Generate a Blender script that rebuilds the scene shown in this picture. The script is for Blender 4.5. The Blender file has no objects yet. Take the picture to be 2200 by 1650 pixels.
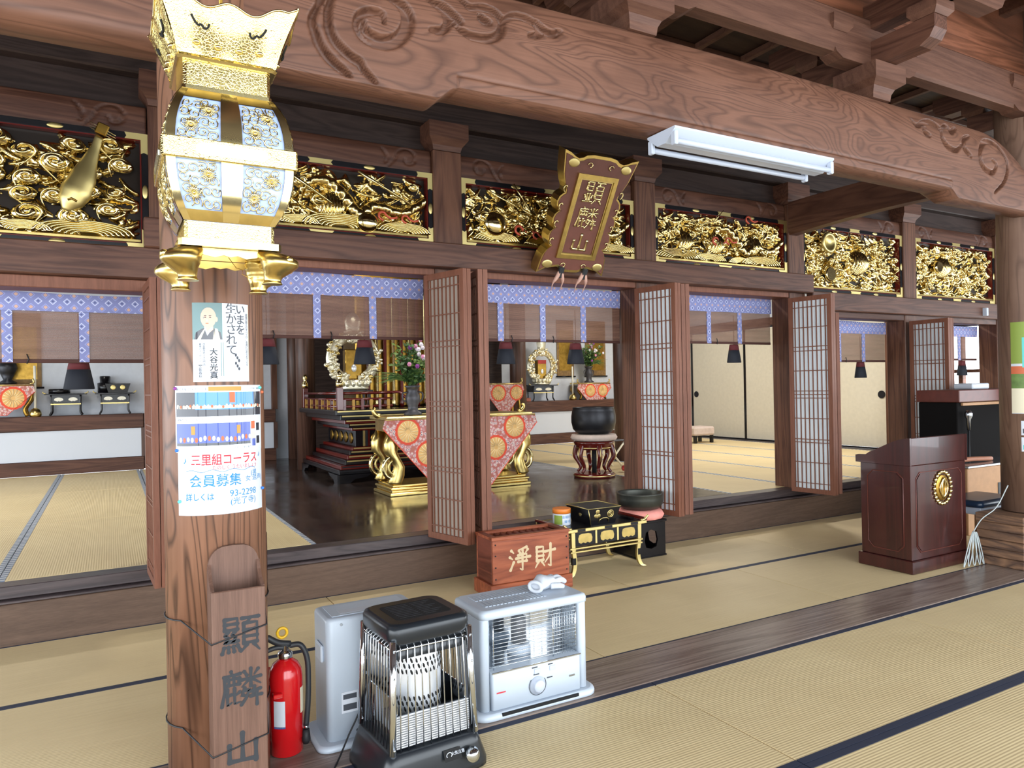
import bpy, math, random
import numpy as np
from mathutils import Vector, Matrix

# ------------------------------------------------------------------ camera
SC = bpy.context.scene
COL = SC.collection
cam_d = bpy.data.cameras.new('camera')
cam_d.sensor_fit = 'HORIZONTAL'; cam_d.sensor_width = 36.0
cam_d.lens = 36.0*1553.6/2200.0
cam_d.clip_start = 0.05; cam_d.clip_end = 200
cam = bpy.data.objects.new('camera', cam_d); COL.objects.link(cam)
yaw, pitch, roll = 0.5074, 0.00282, -0.018595
_f = Vector((math.sin(yaw)*math.cos(pitch), math.cos(yaw)*math.cos(pitch), math.sin(pitch)))
_r = Vector((math.cos(yaw), -math.sin(yaw), 0)); _u = _r.cross(_f)
_R = _r*math.cos(roll)+_u*math.sin(roll); _U = _u*math.cos(roll)-_r*math.sin(roll)
cam.matrix_world = Matrix(((_R.x, _U.x, -_f.x, 0), (_R.y, _U.y, -_f.y, 0), (_R.z, _U.z, -_f.z, 1.45), (0, 0, 0, 1)))
SC.camera = cam

# ------------------------------------------------------------------ daylight
W = bpy.data.worlds.new('sky'); SC.world = W; W.use_nodes = True
W.node_tree.nodes['Background'].inputs[0].default_value = (0.87, 0.94, 1.0, 1)
W.node_tree.nodes['Background'].inputs[1].default_value = 5.0
SC.view_settings.view_transform = 'Standard'; SC.view_settings.look = 'None'
SC.view_settings.gamma = 1.0; SC.view_settings.use_curve_mapping = False
SC.view_settings.exposure = 0.5
SC.cycles.use_denoising = True
SC.cycles.max_bounces = 10; SC.cycles.diffuse_bounces = 6; SC.cycles.glossy_bounces = 5
SC.cycles.transparent_max_bounces = 16; SC.cycles.sample_clamp_indirect = 12

def portal(name, loc, rot, sx, sy):
    """tells the renderer where daylight enters (an opening of the hall)"""
    l = bpy.data.lights.new(name, 'AREA'); l.shape = 'RECTANGLE'; l.size = sx; l.size_y = sy
    l.cycles.is_portal = True
    o = bpy.data.objects.new(name, l); o.location = loc; o.rotation_euler = rot; COL.objects.link(o)
H_ = math.pi/2
portal('portal_front', (5.0, -3.3, 2.15), (H_, 0, 0), 20.6, 4.3)          # faces +Y
portal('portal_side', (15.4, 4.0, 1.5), (H_, 0, H_), 13.6, 2.6)         # faces -X
portal('portal_other_side', (-5.4, .6, 1.45), (H_, 0, -H_), 8.0, 2.9)
portal('portal_inner_side', (-5.4, 8.6, 1.5), (H_, 0, -H_), 6.6, 2.1)

# ------------------------------------------------------------------ helpers
def lin(h):
    h = h.lstrip('#'); c = [int(h[i:i+2], 16)/255 for i in (0, 2, 4)]
    return tuple(((x/12.92) if x <= .04045 else ((x+.055)/1.055)**2.4) for x in c)+(1,)

class MB:
    def __init__(s): s.v = []; s.f = []; s.s = []
    def add(s, vs, fs, smooth=False, M=None):
        b = len(s.v)
        s.v += [tuple(M @ Vector(p)) for p in vs] if M is not None else [tuple(p) for p in vs]
        s.f += [tuple(i+b for i in f) for f in fs]; s.s += [smooth]*len(fs); return s
    def box(s, x0, x1, y0, y1, z0, z1, b=0.0, M=None):
        if b <= 0:
            vs = [(x, y, z) for x in (x0, x1) for y in (y0, y1) for z in (z0, z1)]
            return s.add(vs, [(0, 1, 3, 2), (4, 6, 7, 5), (0, 4, 5, 1), (2, 3, 7, 6), (0, 2, 6, 4), (1, 5, 7, 3)], False, M)
        b = min(b, (x1-x0)*.45, (y1-y0)*.45, (z1-z0)*.45)
        vs = []; idx = {}
        for i, (x, dx) in enumerate(((x0, 1), (x1, -1))):
            for j, (y, dy) in enumerate(((y0, 1), (y1, -1))):
                for k, (z, dz) in enumerate(((z0, 1), (z1, -1))):
                    idx[i, j, k, 0] = len(vs); vs.append((x, y+dy*b, z+dz*b))
                    idx[i, j, k, 1] = len(vs); vs.append((x+dx*b, y, z+dz*b))
                    idx[i, j, k, 2] = len(vs); vs.append((x+dx*b, y+dy*b, z))
        fs = []
        q = idx
        for i in (0, 1):
            a = [q[i, 0, 0, 0], q[i, 0, 1, 0], q[i, 1, 1, 0], q[i, 1, 0, 0]]; fs.append(a if i == 0 else a[::-1])
            a = [q[0, i, 0, 1], q[1, i, 0, 1], q[1, i, 1, 1], q[0, i, 1, 1]]; fs.append(a if i == 0 else a[::-1])
            a = [q[0, 0, i, 2], q[0, 1, i, 2], q[1, 1, i, 2], q[1, 0, i, 2]]; fs.append(a if i == 0 else a[::-1])
        for i in (0, 1):
            for j in (0, 1):
                fs.append([q[i, j, 0, 0], q[i, j, 1, 0], q[i, j, 1, 1], q[i, j, 0, 1]])
                fs.append([q[i, 0, j, 0], q[i, 1, j, 0], q[i, 1, j, 2], q[i, 0, j, 2]])
                fs.append([q[0, i, j, 1], q[1, i, j, 1], q[1, i, j, 2], q[0, i, j, 2]])
                for k in (0, 1): fs.append([q[i, j, k, 0], q[i, j, k, 1], q[i, j, k, 2]])
        return s.add(vs, fs, False, M)
    def cyl(s, p0, p1, r0, r1=None, n=16, caps=True, M=None, smooth=True):
        r1 = r0 if r1 is None else r1
        p0 = Vector(p0); p1 = Vector(p1); d = (p1-p0).normalized()
        a = d.orthogonal().normalized(); c = d.cross(a)
        vs = []
        for p, r in ((p0, r0), (p1, r1)):
            for i in range(n):
                t = 2*math.pi*i/n; vs.append(p+a*(r*math.cos(t))+c*(r*math.sin(t)))
        fs = [(i, (i+1) % n, n+(i+1) % n, n+i) for i in range(n)]
        s.add(vs, fs, smooth, M)
        if caps:
            b = len(s.v)-2*n
            s.f += [tuple(b+i for i in range(n-1, -1, -1)), tuple(b+n+i for i in range(n))]; s.s += [False, False]
        return s
    def tube(s, pts, r, n=8, closed=False, caps=True, M=None, flat=None):
        pts = [Vector(p) for p in pts]; m = len(pts)
        rs = r if isinstance(r, (list, tuple)) else [r]*m
        vs = []; prev = None
        for i in range(m):
            a = pts[(i-1) % m] if (closed or i > 0) else pts[i]; b = pts[(i+1) % m] if (closed or i < m-1) else pts[i]
            t = (b-a); t = t.normalized() if t.length > 1e-9 else Vector((0, 0, 1))
            if prev is None: u = t.orthogonal().normalized()
            else:
                u = prev-t*prev.dot(t); u = u.normalized() if u.length > 1e-6 else t.orthogonal().normalized()
            prev = u; w = t.cross(u)
            for k in range(n):
                an = 2*math.pi*k/n; vs.append(pts[i]+(u*math.cos(an)+w*math.sin(an))*rs[i])
        fs = []
        for i in range(m if closed else m-1):
            j = (i+1) % m
            for k in range(n): fs.append((i*n+k, i*n+(k+1) % n, j*n+(k+1) % n, j*n+k))
        if caps and not closed: fs += [tuple(range(n-1, -1, -1)), tuple((m-1)*n+k for k in range(n))]
        if flat is not None: vs = [flat(p) for p in vs]
        return s.add(vs, fs, True, M)
    def lathe(s, prof, n=24, c=(0, 0, 0), M=None, smooth=True, capb=True, capt=True, sx=1, sy=1):
        vs = []
        for r, z in prof:
            for k in range(n):
                a = 2*math.pi*k/n; vs.append((c[0]+r*sx*math.cos(a), c[1]+r*sy*math.sin(a), c[2]+z))
        fs = []
        for i in range(len(prof)-1):
            for k in range(n): fs.append((i*n+k, i*n+(k+1) % n, (i+1)*n+(k+1) % n, (i+1)*n+k))
        s.add(vs, fs, smooth, M); b = len(s.v)-len(vs)
        if capb and prof[0][0] > 1e-5: s.f.append(tuple(b+k for k in range(n-1, -1, -1))); s.s.append(False)
        if capt and prof[-1][0] > 1e-5: s.f.append(tuple(b+(len(prof)-1)*n+k for k in range(n))); s.s.append(False)
        return s
    def rings(s, loops, M=None, smooth=True, capb=True, capt=True):
        """skin a list of equally long closed loops"""
        n = len(loops[0]); vs = [p for l in loops for p in l]; fs = []
        for i in range(len(loops)-1):
            for k in range(n): fs.append((i*n+k, i*n+(k+1) % n, (i+1)*n+(k+1) % n, (i+1)*n+k))
        s.add(vs, fs, smooth, M); b = len(s.v)-len(vs)
        if capb: s.f.append(tuple(b+k for k in range(n-1, -1, -1))); s.s.append(False)
        if capt: s.f.append(tuple(b+(len(loops)-1)*n+k for k in range(n))); s.s.append(False)
        return s
    def sphere(s, c, r, n=16, m=10, M=None):
        rx, ry, rz = r if isinstance(r, (list, tuple)) else (r, r, r)
        vs = [(c[0], c[1], c[2]-rz)]
        for i in range(1, m):
            t = -math.pi/2+math.pi*i/m
            for k in range(n):
                a = 2*math.pi*k/n; vs.append((c[0]+rx*math.cos(t)*math.cos(a), c[1]+ry*math.cos(t)*math.sin(a), c[2]+rz*math.sin(t)))
        vs.append((c[0], c[1], c[2]+rz)); fs = []
        for k in range(n): fs.append((0, 1+(k+1) % n, 1+k))
        for i in range(m-2):
            for k in range(n): fs.append((1+i*n+k, 1+i*n+(k+1) % n, 1+(i+1)*n+(k+1) % n, 1+(i+1)*n+k))
        L = len(vs)-1
        for k in range(n): fs.append((L, 1+(m-2)*n+k, 1+(m-2)*n+(k+1) % n))
        return s.add(vs, fs, True, M)
    def prism(s, poly, d0, d1, axis='y', M=None):
        """polygon in the plane across AXIS, extruded from d0 to d1. axis y: (x,z); x: (y,z); z: (x,y)"""
        def P(p, d):
            return (p[0], d, p[1]) if axis == 'y' else ((d, p[0], p[1]) if axis == 'x' else (p[0], p[1], d))
        n = len(poly); vs = [P(p, d0) for p in poly]+[P(p, d1) for p in poly]
        fs = [(i, (i+1) % n, n+(i+1) % n, n+i) for i in range(n)]+[tuple(range(n-1, -1, -1)), tuple(range(n, 2*n))]
        return s.add(vs, fs, False, M)
    def ring(s, x0, x1, z0, z1, w, y0, y1, M=None):
        """a rectangular frame in the XZ plane as one closed piece"""
        o = [(x0, z0), (x1, z0), (x1, z1), (x0, z1)]; i = [(x0+w, z0+w), (x1-w, z0+w), (x1-w, z1-w), (x0+w, z1-w)]
        vs = [(p[0], y, p[1]) for y in (y0, y1) for L in (o, i) for p in L]; fs = []
        for k in range(4):
            j = (k+1) % 4
            fs += [(k, j, 4+j, 4+k), (8+k, 12+k, 12+j, 8+j), (k, 8+k, 8+j, j), (4+k, 4+j, 12+j, 12+k)]
        return s.add(vs, fs, False, M)
    def grid(s, nx, ny, fn, smooth=True, M=None):
        vs = [fn(i/nx, j/ny) for j in range(ny+1) for i in range(nx+1)]
        fs = [(j*(nx+1)+i, j*(nx+1)+i+1, (j+1)*(nx+1)+i+1, (j+1)*(nx+1)+i) for j in range(ny) for i in range(nx)]
        return s.add(vs, fs, smooth, M)
    def mesh(s, name):
        me = bpy.data.meshes.new(name); me.from_pydata(s.v, [], s.f)
        me.polygons.foreach_set('use_smooth', s.s); me.update(); me.validate(); return me
    def build(s, name, mat, parent=None, loc=None, rot=None, **kw):
        import bmesh
        me = s.mesh(name)
        bm = bmesh.new(); bm.from_mesh(me); bmesh.ops.recalc_face_normals(bm, faces=bm.faces); bm.to_mesh(me); bm.free()
        return put(name, me, mat, parent, loc, rot, **kw)

def put(name, me, mat=None, parent=None, loc=None, rot=None, label=None, cat=None, group=None, kind=None, scale=None):
    o = bpy.data.objects.new(name, me); COL.objects.link(o)
    if mat is not None:
        if not me.materials: me.materials.append(MAT[mat])
        elif me.materials[0] is not MAT[mat]:
            o.material_slots[0].link = 'OBJECT'; o.material_slots[0].material = MAT[mat]
    if parent is not None: o.parent = parent
    if loc is not None: o.location = loc
    if rot is not None: o.rotation_euler = rot
    if scale is not None: o.scale = scale if isinstance(scale, (list, tuple)) else (scale,)*3
    return tag(o, label, cat, group, kind)
def tag(o, label=None, cat=None, group=None, kind=None):
    if label: o['label'] = label
    if cat: o['category'] = cat
    if group: o['group'] = group
    if kind: o['kind'] = kind
    return o
def thing(name, label, cat, loc=(0, 0, 0), rz=0.0, group=None, kind=None, rot=None):
    o = bpy.data.objects.new(name, None); COL.objects.link(o); o.empty_display_size = .05
    o.location = loc; o.rotation_euler = rot if rot else (0, 0, rz)
    return tag(o, label, cat, group, kind)
def struct(name, mb, mat, label, cat=None, **kw):
    return mb.build(name, mat, label=label, cat=cat or name.split('_')[-1] , kind='structure', **kw)
def B(x0, x1, y0, y1, z0, z1, b=0.0): return MB().box(x0, x1, y0, y1, z0, z1, b)

def text_mesh(body, size, extrude=0.0, offset=0.0, bevel=0.0, spacing=1.0, align='CENTER', res=3):
    cu = bpy.data.curves.new('lettering', 'FONT'); cu.body = body; cu.size = size; cu.extrude = extrude
    cu.offset = offset; cu.bevel_depth = bevel; cu.bevel_resolution = 1; cu.resolution_u = res
    cu.space_line = spacing; cu.align_x = align; cu.align_y = 'CENTER'
    o = bpy.data.objects.new('lettering', cu); COL.objects.link(o)
    me = bpy.data.meshes.new_from_object(o.evaluated_get(bpy.context.evaluated_depsgraph_get()))
    bpy.data.objects.remove(o); bpy.data.curves.remove(cu); me.materials.clear()
    return me
def vert(s): return '\n'.join(s)
def spiral(c, r0, r1, a0, turns, n=40):
    return [(c[0]+(r0+(r1-r0)*t)*math.cos(a0+2*math.pi*turns*t), c[1]+(r0+(r1-r0)*t)*math.sin(a0+2*math.pi*turns*t)) for t in [i/n for i in range(n+1)]]
def bez(pts, n=12):
    """Catmull-Rom through points"""
    P = [np.array(p, float) for p in pts]; P = [2*P[0]-P[1]]+P+[2*P[-1]-P[-2]]; out = []
    for i in range(1, len(P)-2):
        for k in range(n):
            t = k/n; a, b, c, d = P[i-1:i+3]
            out.append(tuple(.5*((2*b)+(c-a)*t+(2*a-5*b+4*c-d)*t*t+(3*b-a-3*c+d)*t**3)))
    out.append(tuple(P[-2])); return out

# ------------------------------------------------------------------ materials
MAT = {}
class NT:
    def __init__(s, name):
        s.m = bpy.data.materials.new(name); s.m.use_nodes = True; MAT[name] = s.m
        s.t = s.m.node_tree; s.b = s.t.nodes['Principled BSDF']; s.out = s.t.nodes['Material Output']
    def n(s, typ, **kw):
        o = s.t.nodes.new(typ)
        for k, v in kw.items():
            if k.startswith('i_'):
                key = k[2:]; o.inputs[int(key) if key.isdigit() else key.replace('_', ' ')].default_value = v
            else: setattr(o, k, v)
        return o
    def l(s, a, b): s.t.links.new(a, b)
    def m_(s, op, a, b=None, c=None):
        o = s.n('ShaderNodeMath', operation=op)
        for i, x in enumerate((a, b, c)):
            if x is None: continue
            if isinstance(x, (int, float)): o.inputs[i].default_value = x
            else: s.l(x, o.inputs[i])
        return o.outputs[0]
    def mix(s, fac, a, b):
        o = s.n('ShaderNodeMix', data_type='RGBA')
        for i, x in ((0, fac), (6, a), (7, b)):
            if isinstance(x, (int, float)): o.inputs[i].default_value = x
            elif isinstance(x, tuple): o.inputs[i].default_value = x
            else: s.l(x, o.inputs[i])
        return o.outputs[2]
    def coord(s, scale=(1, 1, 1), rot=(0, 0, 0), kind='Object'):
        c = s.n('ShaderNodeTexCoord'); m = s.n('ShaderNodeMapping'); m.inputs['Scale'].default_value = scale; m.inputs['Rotation'].default_value = rot
        s.l(c.outputs[kind], m.inputs[0]); return m.outputs[0]
    def noise(s, vec, scale, detail=4, rough=.55, dist=0.0):
        o = s.n('ShaderNodeTexNoise'); s.l(vec, o.inputs['Vector'])
        o.inputs['Scale'].default_value = scale; o.inputs['Detail'].default_value = detail
        o.inputs['Roughness'].default_value = rough; o.inputs['Distortion'].default_value = dist
        return o.outputs['Fac']
    def ramp(s, fac, stops):
        o = s.n('ShaderNodeValToRGB'); s.l(fac, o.inputs[0]); e = o.color_ramp.elements
        while len(e) < len(stops): e.new(.5)
        for el, (p, c) in zip(e, stops): el.position = p; el.color = c if isinstance(c, tuple) else (c, c, c, 1)
        return o.outputs[0]
    def bump(s, h, strength=.3, dist=.01):
        o = s.n('ShaderNodeBump'); o.inputs['Strength'].default_value = strength; o.inputs['Distance'].default_value = dist
        s.l(h, o.inputs['Height']); s.l(o.outputs[0], s.b.inputs['Normal'])
    def set(s, **kw):
        for k, v in kw.items():
            i = s.b.inputs[k.replace('_', ' ')]
            if isinstance(v, (int, float, tuple)): i.default_value = v
            else: s.l(v, i)
        return s

def plain(name, col, rough=.5, metal=0.0, spec=.5, var=0.0, coat=0.0, emit=0):
    t = NT(name); c = lin(col)
    if var > 0:
        f = t.noise(t.coord((6, 6, 6)), 3.0, 5); d = tuple(x*(1-var) for x in c[:3])+(1,); e = tuple(min(1, x*(1+var*.6)) for x in c[:3])+(1,)
        t.set(Base_Color=t.ramp(f, [(.3, d), (.7, e)]))
    else: t.set(Base_Color=c)
    t.set(Roughness=rough, Metallic=metal)
    t.b.inputs['Specular IOR Level'].default_value = spec; t.b.inputs['Coat Weight'].default_value = coat
    return t
def wood(name, dark, light, axis='x', rough=.45, ring=9.0, spec=.4, stretch=14.0, contrast=(.25, .75), bump=.15, coat=0.0, warp=1.2, tw=.42):
    t = NT(name); sc = {'x': (1/stretch, 1, 1), 'y': (1, 1/stretch, 1), 'z': (1, 1, 1/stretch)}[axis]
    v = t.coord(sc)
    big = t.noise(v, ring*.55, 3, .5, warp)
    w = t.m_('FRACT', t.m_('MULTIPLY', big, 9.0)); tri = t.m_('ABSOLUTE', t.m_('SUBTRACT', t.m_('MULTIPLY', w, 2.0), 1.0))
    fine = t.noise(v, ring*22, 3, .6); blot = t.noise(t.coord((1, 1, 1)), 1.7, 4)
    f = t.m_('ADD', t.m_('ADD', t.m_('MULTIPLY', tri, tw), t.m_('MULTIPLY', fine, .78-tw)), t.m_('MULTIPLY', blot, .22))
    t.set(Base_Color=t.ramp(f, [(contrast[0], lin(dark)), (contrast[1], lin(light))]), Roughness=rough)
    t.b.inputs['Specular IOR Level'].default_value = spec; t.b.inputs['Coat Weight'].default_value = coat
    t.bump(f, bump, .004); return t

def ringwood(name, a, b, line, axis, stretch, scale, rings, lw, strength, rough=.48, spec=.32, fine=60.0):
    """planed keyaki: thin dark growth lines flowing in long flames over a mottled ground"""
    t = NT(name); sc = {'x': (1/stretch, 1, 1), 'z': (1, 1, 1/stretch)}[axis]; v = t.coord(sc)
    big = t.noise(v, scale, 2.5, .45, .9); w = t.m_('FRACT', t.m_('MULTIPLY', big, rings)); tri = t.m_('ABSOLUTE', t.m_('SUBTRACT', t.m_('MULTIPLY', w, 2.0), 1.0))
    fn = t.noise(t.coord({'x': (.03, 1, 1), 'z': (1, 1, .03)}[axis]), fine, 3, .6); bl = t.noise(t.coord(), 2.2, 4)
    ground = t.ramp(t.m_('ADD', t.m_('MULTIPLY', fn, .4), t.m_('MULTIPLY', bl, .6)), [(.3, lin(a)), (.7, lin(b))])
    ln = t.m_('MULTIPLY', t.ramp(tri, [(0, 1.0), (lw, 0.0)]), strength)
    t.set(Base_Color=t.mix(ln, ground, lin(line)), Roughness=rough); t.b.inputs['Specular IOR Level'].default_value = spec; t.bump(tri, .06, .003)
ringwood('beam_wood', '#5a3a2b', '#785341', '#3c241a', 'x', 5.0, 3.2, 26, .55, .55)
ringwood('pillar_wood', '#6b4733', '#87604a', '#3a2419', 'z', 7.0, 3.0, 22, .42, .85, .42, .4)
ringwood('grey_pillar_wood', '#654b3d', '#806453', '#4a3428', 'z', 7.0, 2.6, 14, .4, .5)
wood('step_wood', '#4a382d', '#6c5546', 'x', .5, 7, .35, 10, (.2, .8), .1, 0, 1.0, .2)
wood('frame_wood', '#42261b', '#624031', 'x', .5, 8, .35)
wood('frame_wood_z', '#47291c', '#6a4633', 'z', .5, 8, .35)
wood('frame_wood_y', '#42261b', '#624031', 'y', .5, 8, .35)
wood('dark_wood', '#281c18', '#3e2f2a', 'x', .55, 8, .3)
wood('inner_pillar_wood', '#412b23', '#5f4337', 'z', .4, 7, .4)
wood('sill_wood', '#393032', '#544848', 'x', .38, 9, .5)
wood('strip_wood', '#68574f', '#958479', 'x', .28, 12, .6, 22)
wood('shoji_wood', '#643c2b', '#875743', 'z', .5, 10, .3, 14, (.2, .8), .1, 0, .8, .2)
wood('box_wood', '#7d3d26', '#a4593a', 'x', .4, 7, .4, 10)
wood('box_dark_wood', '#552a1e', '#7a4030', 'y', .4, 7, .4, 10)
wood('board_wood', '#553c31', '#785a4c', 'z', .5, 14, .35, 30, (.2, .8), .15, 0, .5, .2)
wood('lectern_wood', '#2e1210', '#431b18', 'z', .28, 5, .5, 9, (.2, .8), .03, .25)
wood('block_wood', '#4c3a32', '#8d6a50', 'y', .6, 9, .3, 8)
wood('bracket_wood', '#472c21', '#6d4b3b', 'x', .55, 6, .3, 14, (.2, .8), .1, 0, 1.0, .25)
wood('ceiling_wood', '#261713', '#3b281f', 'x', .6, 6, .3)
wood('upper_wood', '#57321f', '#85523a', 'x', .5, 5, .35)
def inner_floor():
    t = NT('lacquered_floor'); v = t.coord((1, 1, 1))
    f = t.noise(t.coord((1, .12, 1)), 9, 4); worn = t.noise(v, 1.4, 5, .6)
    c = t.mix(t.ramp(worn, [(.52, 0.0), (.72, .55)]), t.ramp(f, [(.3, lin('#2e2522')), (.7, lin('#453833'))]), lin('#6b5c52'))
    t.set(Base_Color=c, Roughness=t.ramp(worn, [(.35, .10), (.75, .32)])); t.b.inputs['Specular IOR Level'].default_value = .6
inner_floor()
def tatami(name, a, b, axis):
    t = NT(name); sc = (1, 130, 1) if axis == 'x' else (130, 1, 1)
    v = t.coord(sc); st = t.noise(v, 1.6, 2, .5); blot = t.noise(t.coord((1, 1, 1)), 1.2, 4, .6)
    f = t.m_('ADD', t.m_('MULTIPLY', st, .45), t.m_('MULTIPLY', blot, .55))
    t.set(Base_Color=t.ramp(f, [(.28, lin(a)), (.72, lin(b))]), Roughness=.55); t.b.inputs['Specular IOR Level'].default_value = .35
    wv = t.n('ShaderNodeTexWave', wave_type='BANDS', bands_direction='Y' if axis == 'x' else 'X'); t.l(t.coord(), wv.inputs[0]); wv.inputs['Scale'].default_value = 22
    t.bump(wv.outputs[1], .25, .003)
tatami('tatami_straw', '#cfb78a', '#e8d2a4', 'x')
tatami('tatami_straw_y', '#d2bb8c', '#ead5a6', 'y')
plain('heri_navy', '#2a3044', .7)
def grey_heri():
    t = NT('heri_grey'); v = t.coord(); sp = t.n('ShaderNodeSeparateXYZ'); t.l(v, sp.inputs[0])
    a = t.m_('FRACT', t.m_('MULTIPLY', sp.outputs[1], 16.0)); d = t.m_('ABSOLUTE', t.m_('SUBTRACT', a, .5))
    t.set(Base_Color=t.mix(t.m_('LESS_THAN', d, .2), lin('#7b8494'), lin('#c8ccd0')), Roughness=.7)
grey_heri()
plain('gold', '#e4d197', .13, 1.0); plain('gold_satin', '#dcc27a', .28, 1.0, var=.15); plain('gold_dark', '#a8843c', .3, 1.0, var=.3); plain('panel_back', '#241a12', .35, .4)
plain('gold_rough', '#d8c484', .4, 1.0)
def carved_gold():
    t = NT('carved_gold'); f = t.noise(t.coord(), 60, 4, .6)
    t.set(Base_Color=t.ramp(f, [(.3, lin('#c9a95c')), (.7, lin('#eedca4'))]), Metallic=1.0, Roughness=.17); t.bump(f, .2, .004)
carved_gold()
plain('engraved_brass', '#efe3b4', .3, .9); plain('silver_gilt', '#f0ead0', .32, .75)
def engraved():
    t = NT('engraved_gold'); v = t.n('ShaderNodeTexVoronoi', feature='DISTANCE_TO_EDGE'); t.l(t.coord(), v.inputs['Vector']); v.inputs['Scale'].default_value = 130
    t.set(Base_Color=lin('#ecd68c'), Metallic=1.0, Roughness=.17); t.bump(t.ramp(v.outputs[0], [(0, 0.0), (.12, 1.0)]), .3, .0015)
engraved()
plain('black_lacquer', '#0f0e12', .26, 0, .4, coat=.08); plain('red_lacquer', '#5c1712', .2, 0, .5, coat=.3)
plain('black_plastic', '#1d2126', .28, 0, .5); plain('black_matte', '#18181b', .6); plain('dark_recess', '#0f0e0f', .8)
plain('white_paper', '#ccd1da', .5); plain('shoji_paper', '#d3d9de', .7); plain('tan_paper', '#9c8f84', .75); plain('white_wall', '#c9cdd4', .75, var=.04); plain('white_enamel', '#bfc7d6', .35)
plain('fusuma_paper', '#cfc8b6', .7, var=.05); plain('grey_enamel', '#b9c3cf', .32); plain('pale_enamel', '#c6d0dc', .3)
plain('chrome', '#d8dde2', .09, 1.0); plain('steel', '#b9bec4', .25, 1.0); plain('bright_steel', '#eceff4', .28, .55)
plain('red_paint', '#c8141a', .2, 0, .5, coat=.5); plain('rubber', '#26282c', .5); plain('yellow', '#e2b21f', .35)
plain('bronze', '#2f2f33', .38, .6, .5, var=.15); plain('bronze_grey', '#4d4c50', .45, .5, var=.25); plain('rin_metal', '#4b4c46', .38, .7, var=.1)
plain('pink_cloth', '#f29c90', .75, var=.1); plain('cushion_cloth', '#cbb8ad', .8, var=.1); plain('tassel_red', '#5a1c20', .8); plain('tassel_black', '#191c26', .8)
plain('cord_brown', '#4a2a22', .8); plain('blue_paint', '#2a6fc4', .4); plain('letter_ink', '#2b2e33', .7); plain('pale_letter', '#cdb58f', .6); plain('print_grey', '#41454d', .6)
plain('print_red', '#c2303c', .6); plain('print_blue', '#1f7fb8', .6); plain('print_navy', '#1f3fa0', .4); plain('print_sky', '#2f7fd0', .4); plain('print_dark', '#1b1d2a', .4)
plain('skin_print', '#d9b3a0', .5); plain('photo_green', '#6f8a8c', .5); plain('photo_orange', '#c8643c', .5); plain('photo_cream', '#e2d8bd', .5); plain('photo_gold', '#b58a3e', .5)
plain('leaf_green', '#456638', .5, var=.3); plain('leaf_pale', '#66823f', .5, var=.3); plain('petal_white', '#ece4ef', .6); plain('petal_purple', '#8a3a8f', .6); plain('petal_pink', '#d98fb4', .6)
plain('red_cloth', '#b03a33', .7, var=.2); plain('scroll_paper', '#8a6a3c', .6, var=.4); plain('ivory', '#e8e4d2', .4); plain('glove_cotton', '#cfd4dc', .85, var=.12)
plain('wire_grey', '#b9c2c2', .5); plain('brown_board', '#a97f58', .6, var=.1); plain('organ_black', '#141212', .9, 0, .1); plain('organ_red', '#5f2c22', .4, var=.2); plain('cushion_leather', '#1d2c40', .3)
plain('leather', '#7a6a60', .6); plain('ribbon_pale', '#c79c8c', .7); plain('can_orange', '#e07d2c', .4); plain('green_print', '#84983c', .5); plain('cyan_print', '#5ec4c0', .5)
plain('plaque_field', '#6d4035', .45, var=.12); plain('lantern_paper', '#a9bce6', .35, var=.04); plain('red_gold', '#c4543c', .35, .2); plain('brown_hand', '#a06a50', .6)
def glass(name, col, rough, trans):
    t = NT(name); tr = t.n('ShaderNodeBsdfTransparent'); mx = t.n('ShaderNodeMixShader'); mx.inputs[0].default_value = trans
    t.set(Base_Color=lin(col), Roughness=rough); t.l(t.b.outputs[0], mx.inputs[1]); t.l(tr.outputs[0], mx.inputs[2]); t.l(mx.outputs[0], t.out.inputs[0])
glass('clear_film', '#cfd8e4', .08, .82); glass('clear_glass', '#dfe6ee', .05, .88)
def sudare():
    t = NT('reed_blind'); v = t.coord(); w = t.n('ShaderNodeTexWave', wave_type='BANDS', bands_direction='Z'); t.l(v, w.inputs[0]); w.inputs['Scale'].default_value = 60
    f = t.noise(t.coord((.3, 1, 6)), 4, 3)
    t.set(Base_Color=t.ramp(f, [(.3, lin('#6d4a3c')), (.7, lin('#8f6a58'))]), Roughness=.6)
    tr = t.n('ShaderNodeBsdfTransparent'); mx = t.n('ShaderNodeMixShader'); t.l(t.ramp(w.outputs[1], [(.2, .62), (.8, .2)]), mx.inputs[0])
    t.l(t.b.outputs[0], mx.inputs[1]); t.l(tr.outputs[0], mx.inputs[2]); t.l(mx.outputs[0], t.out.inputs[0])
sudare()
def brocade():
    t = NT('blue_brocade'); sp = t.n('ShaderNodeSeparateXYZ'); t.l(t.coord(), sp.inputs[0])
    k = 13.0
    def cell(off):
        p = t.m_('ABSOLUTE', t.m_('SUBTRACT', t.m_('FRACT', t.m_('ADD', t.m_('MULTIPLY', sp.outputs[0], k), off)), .5))
        q = t.m_('ABSOLUTE', t.m_('SUBTRACT', t.m_('FRACT', t.m_('ADD', t.m_('MULTIPLY', sp.outputs[2], k), off)), .5))
        return t.m_('ADD', p, q)
    d, e = cell(0.0), cell(.5)
    ringm = t.m_('LESS_THAN', t.m_('ABSOLUTE', t.m_('SUBTRACT', d, .25)), .045); dot = t.m_('LESS_THAN', d, .1); dot2 = t.m_('LESS_THAN', e, .16); ring2 = t.m_('LESS_THAN', t.m_('ABSOLUTE', t.m_('SUBTRACT', e, .27)), .035)
    c = t.mix(ringm, lin('#8287b6'), lin('#c9cde6')); c = t.mix(dot, c, lin('#5a628f')); c = t.mix(ring2, c, lin('#9ba1d2')); c = t.mix(dot2, c, lin('#cfa795'))
    t.set(Base_Color=c, Roughness=.6); t.b.inputs['Specular IOR Level'].default_value = .3
brocade()
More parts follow.
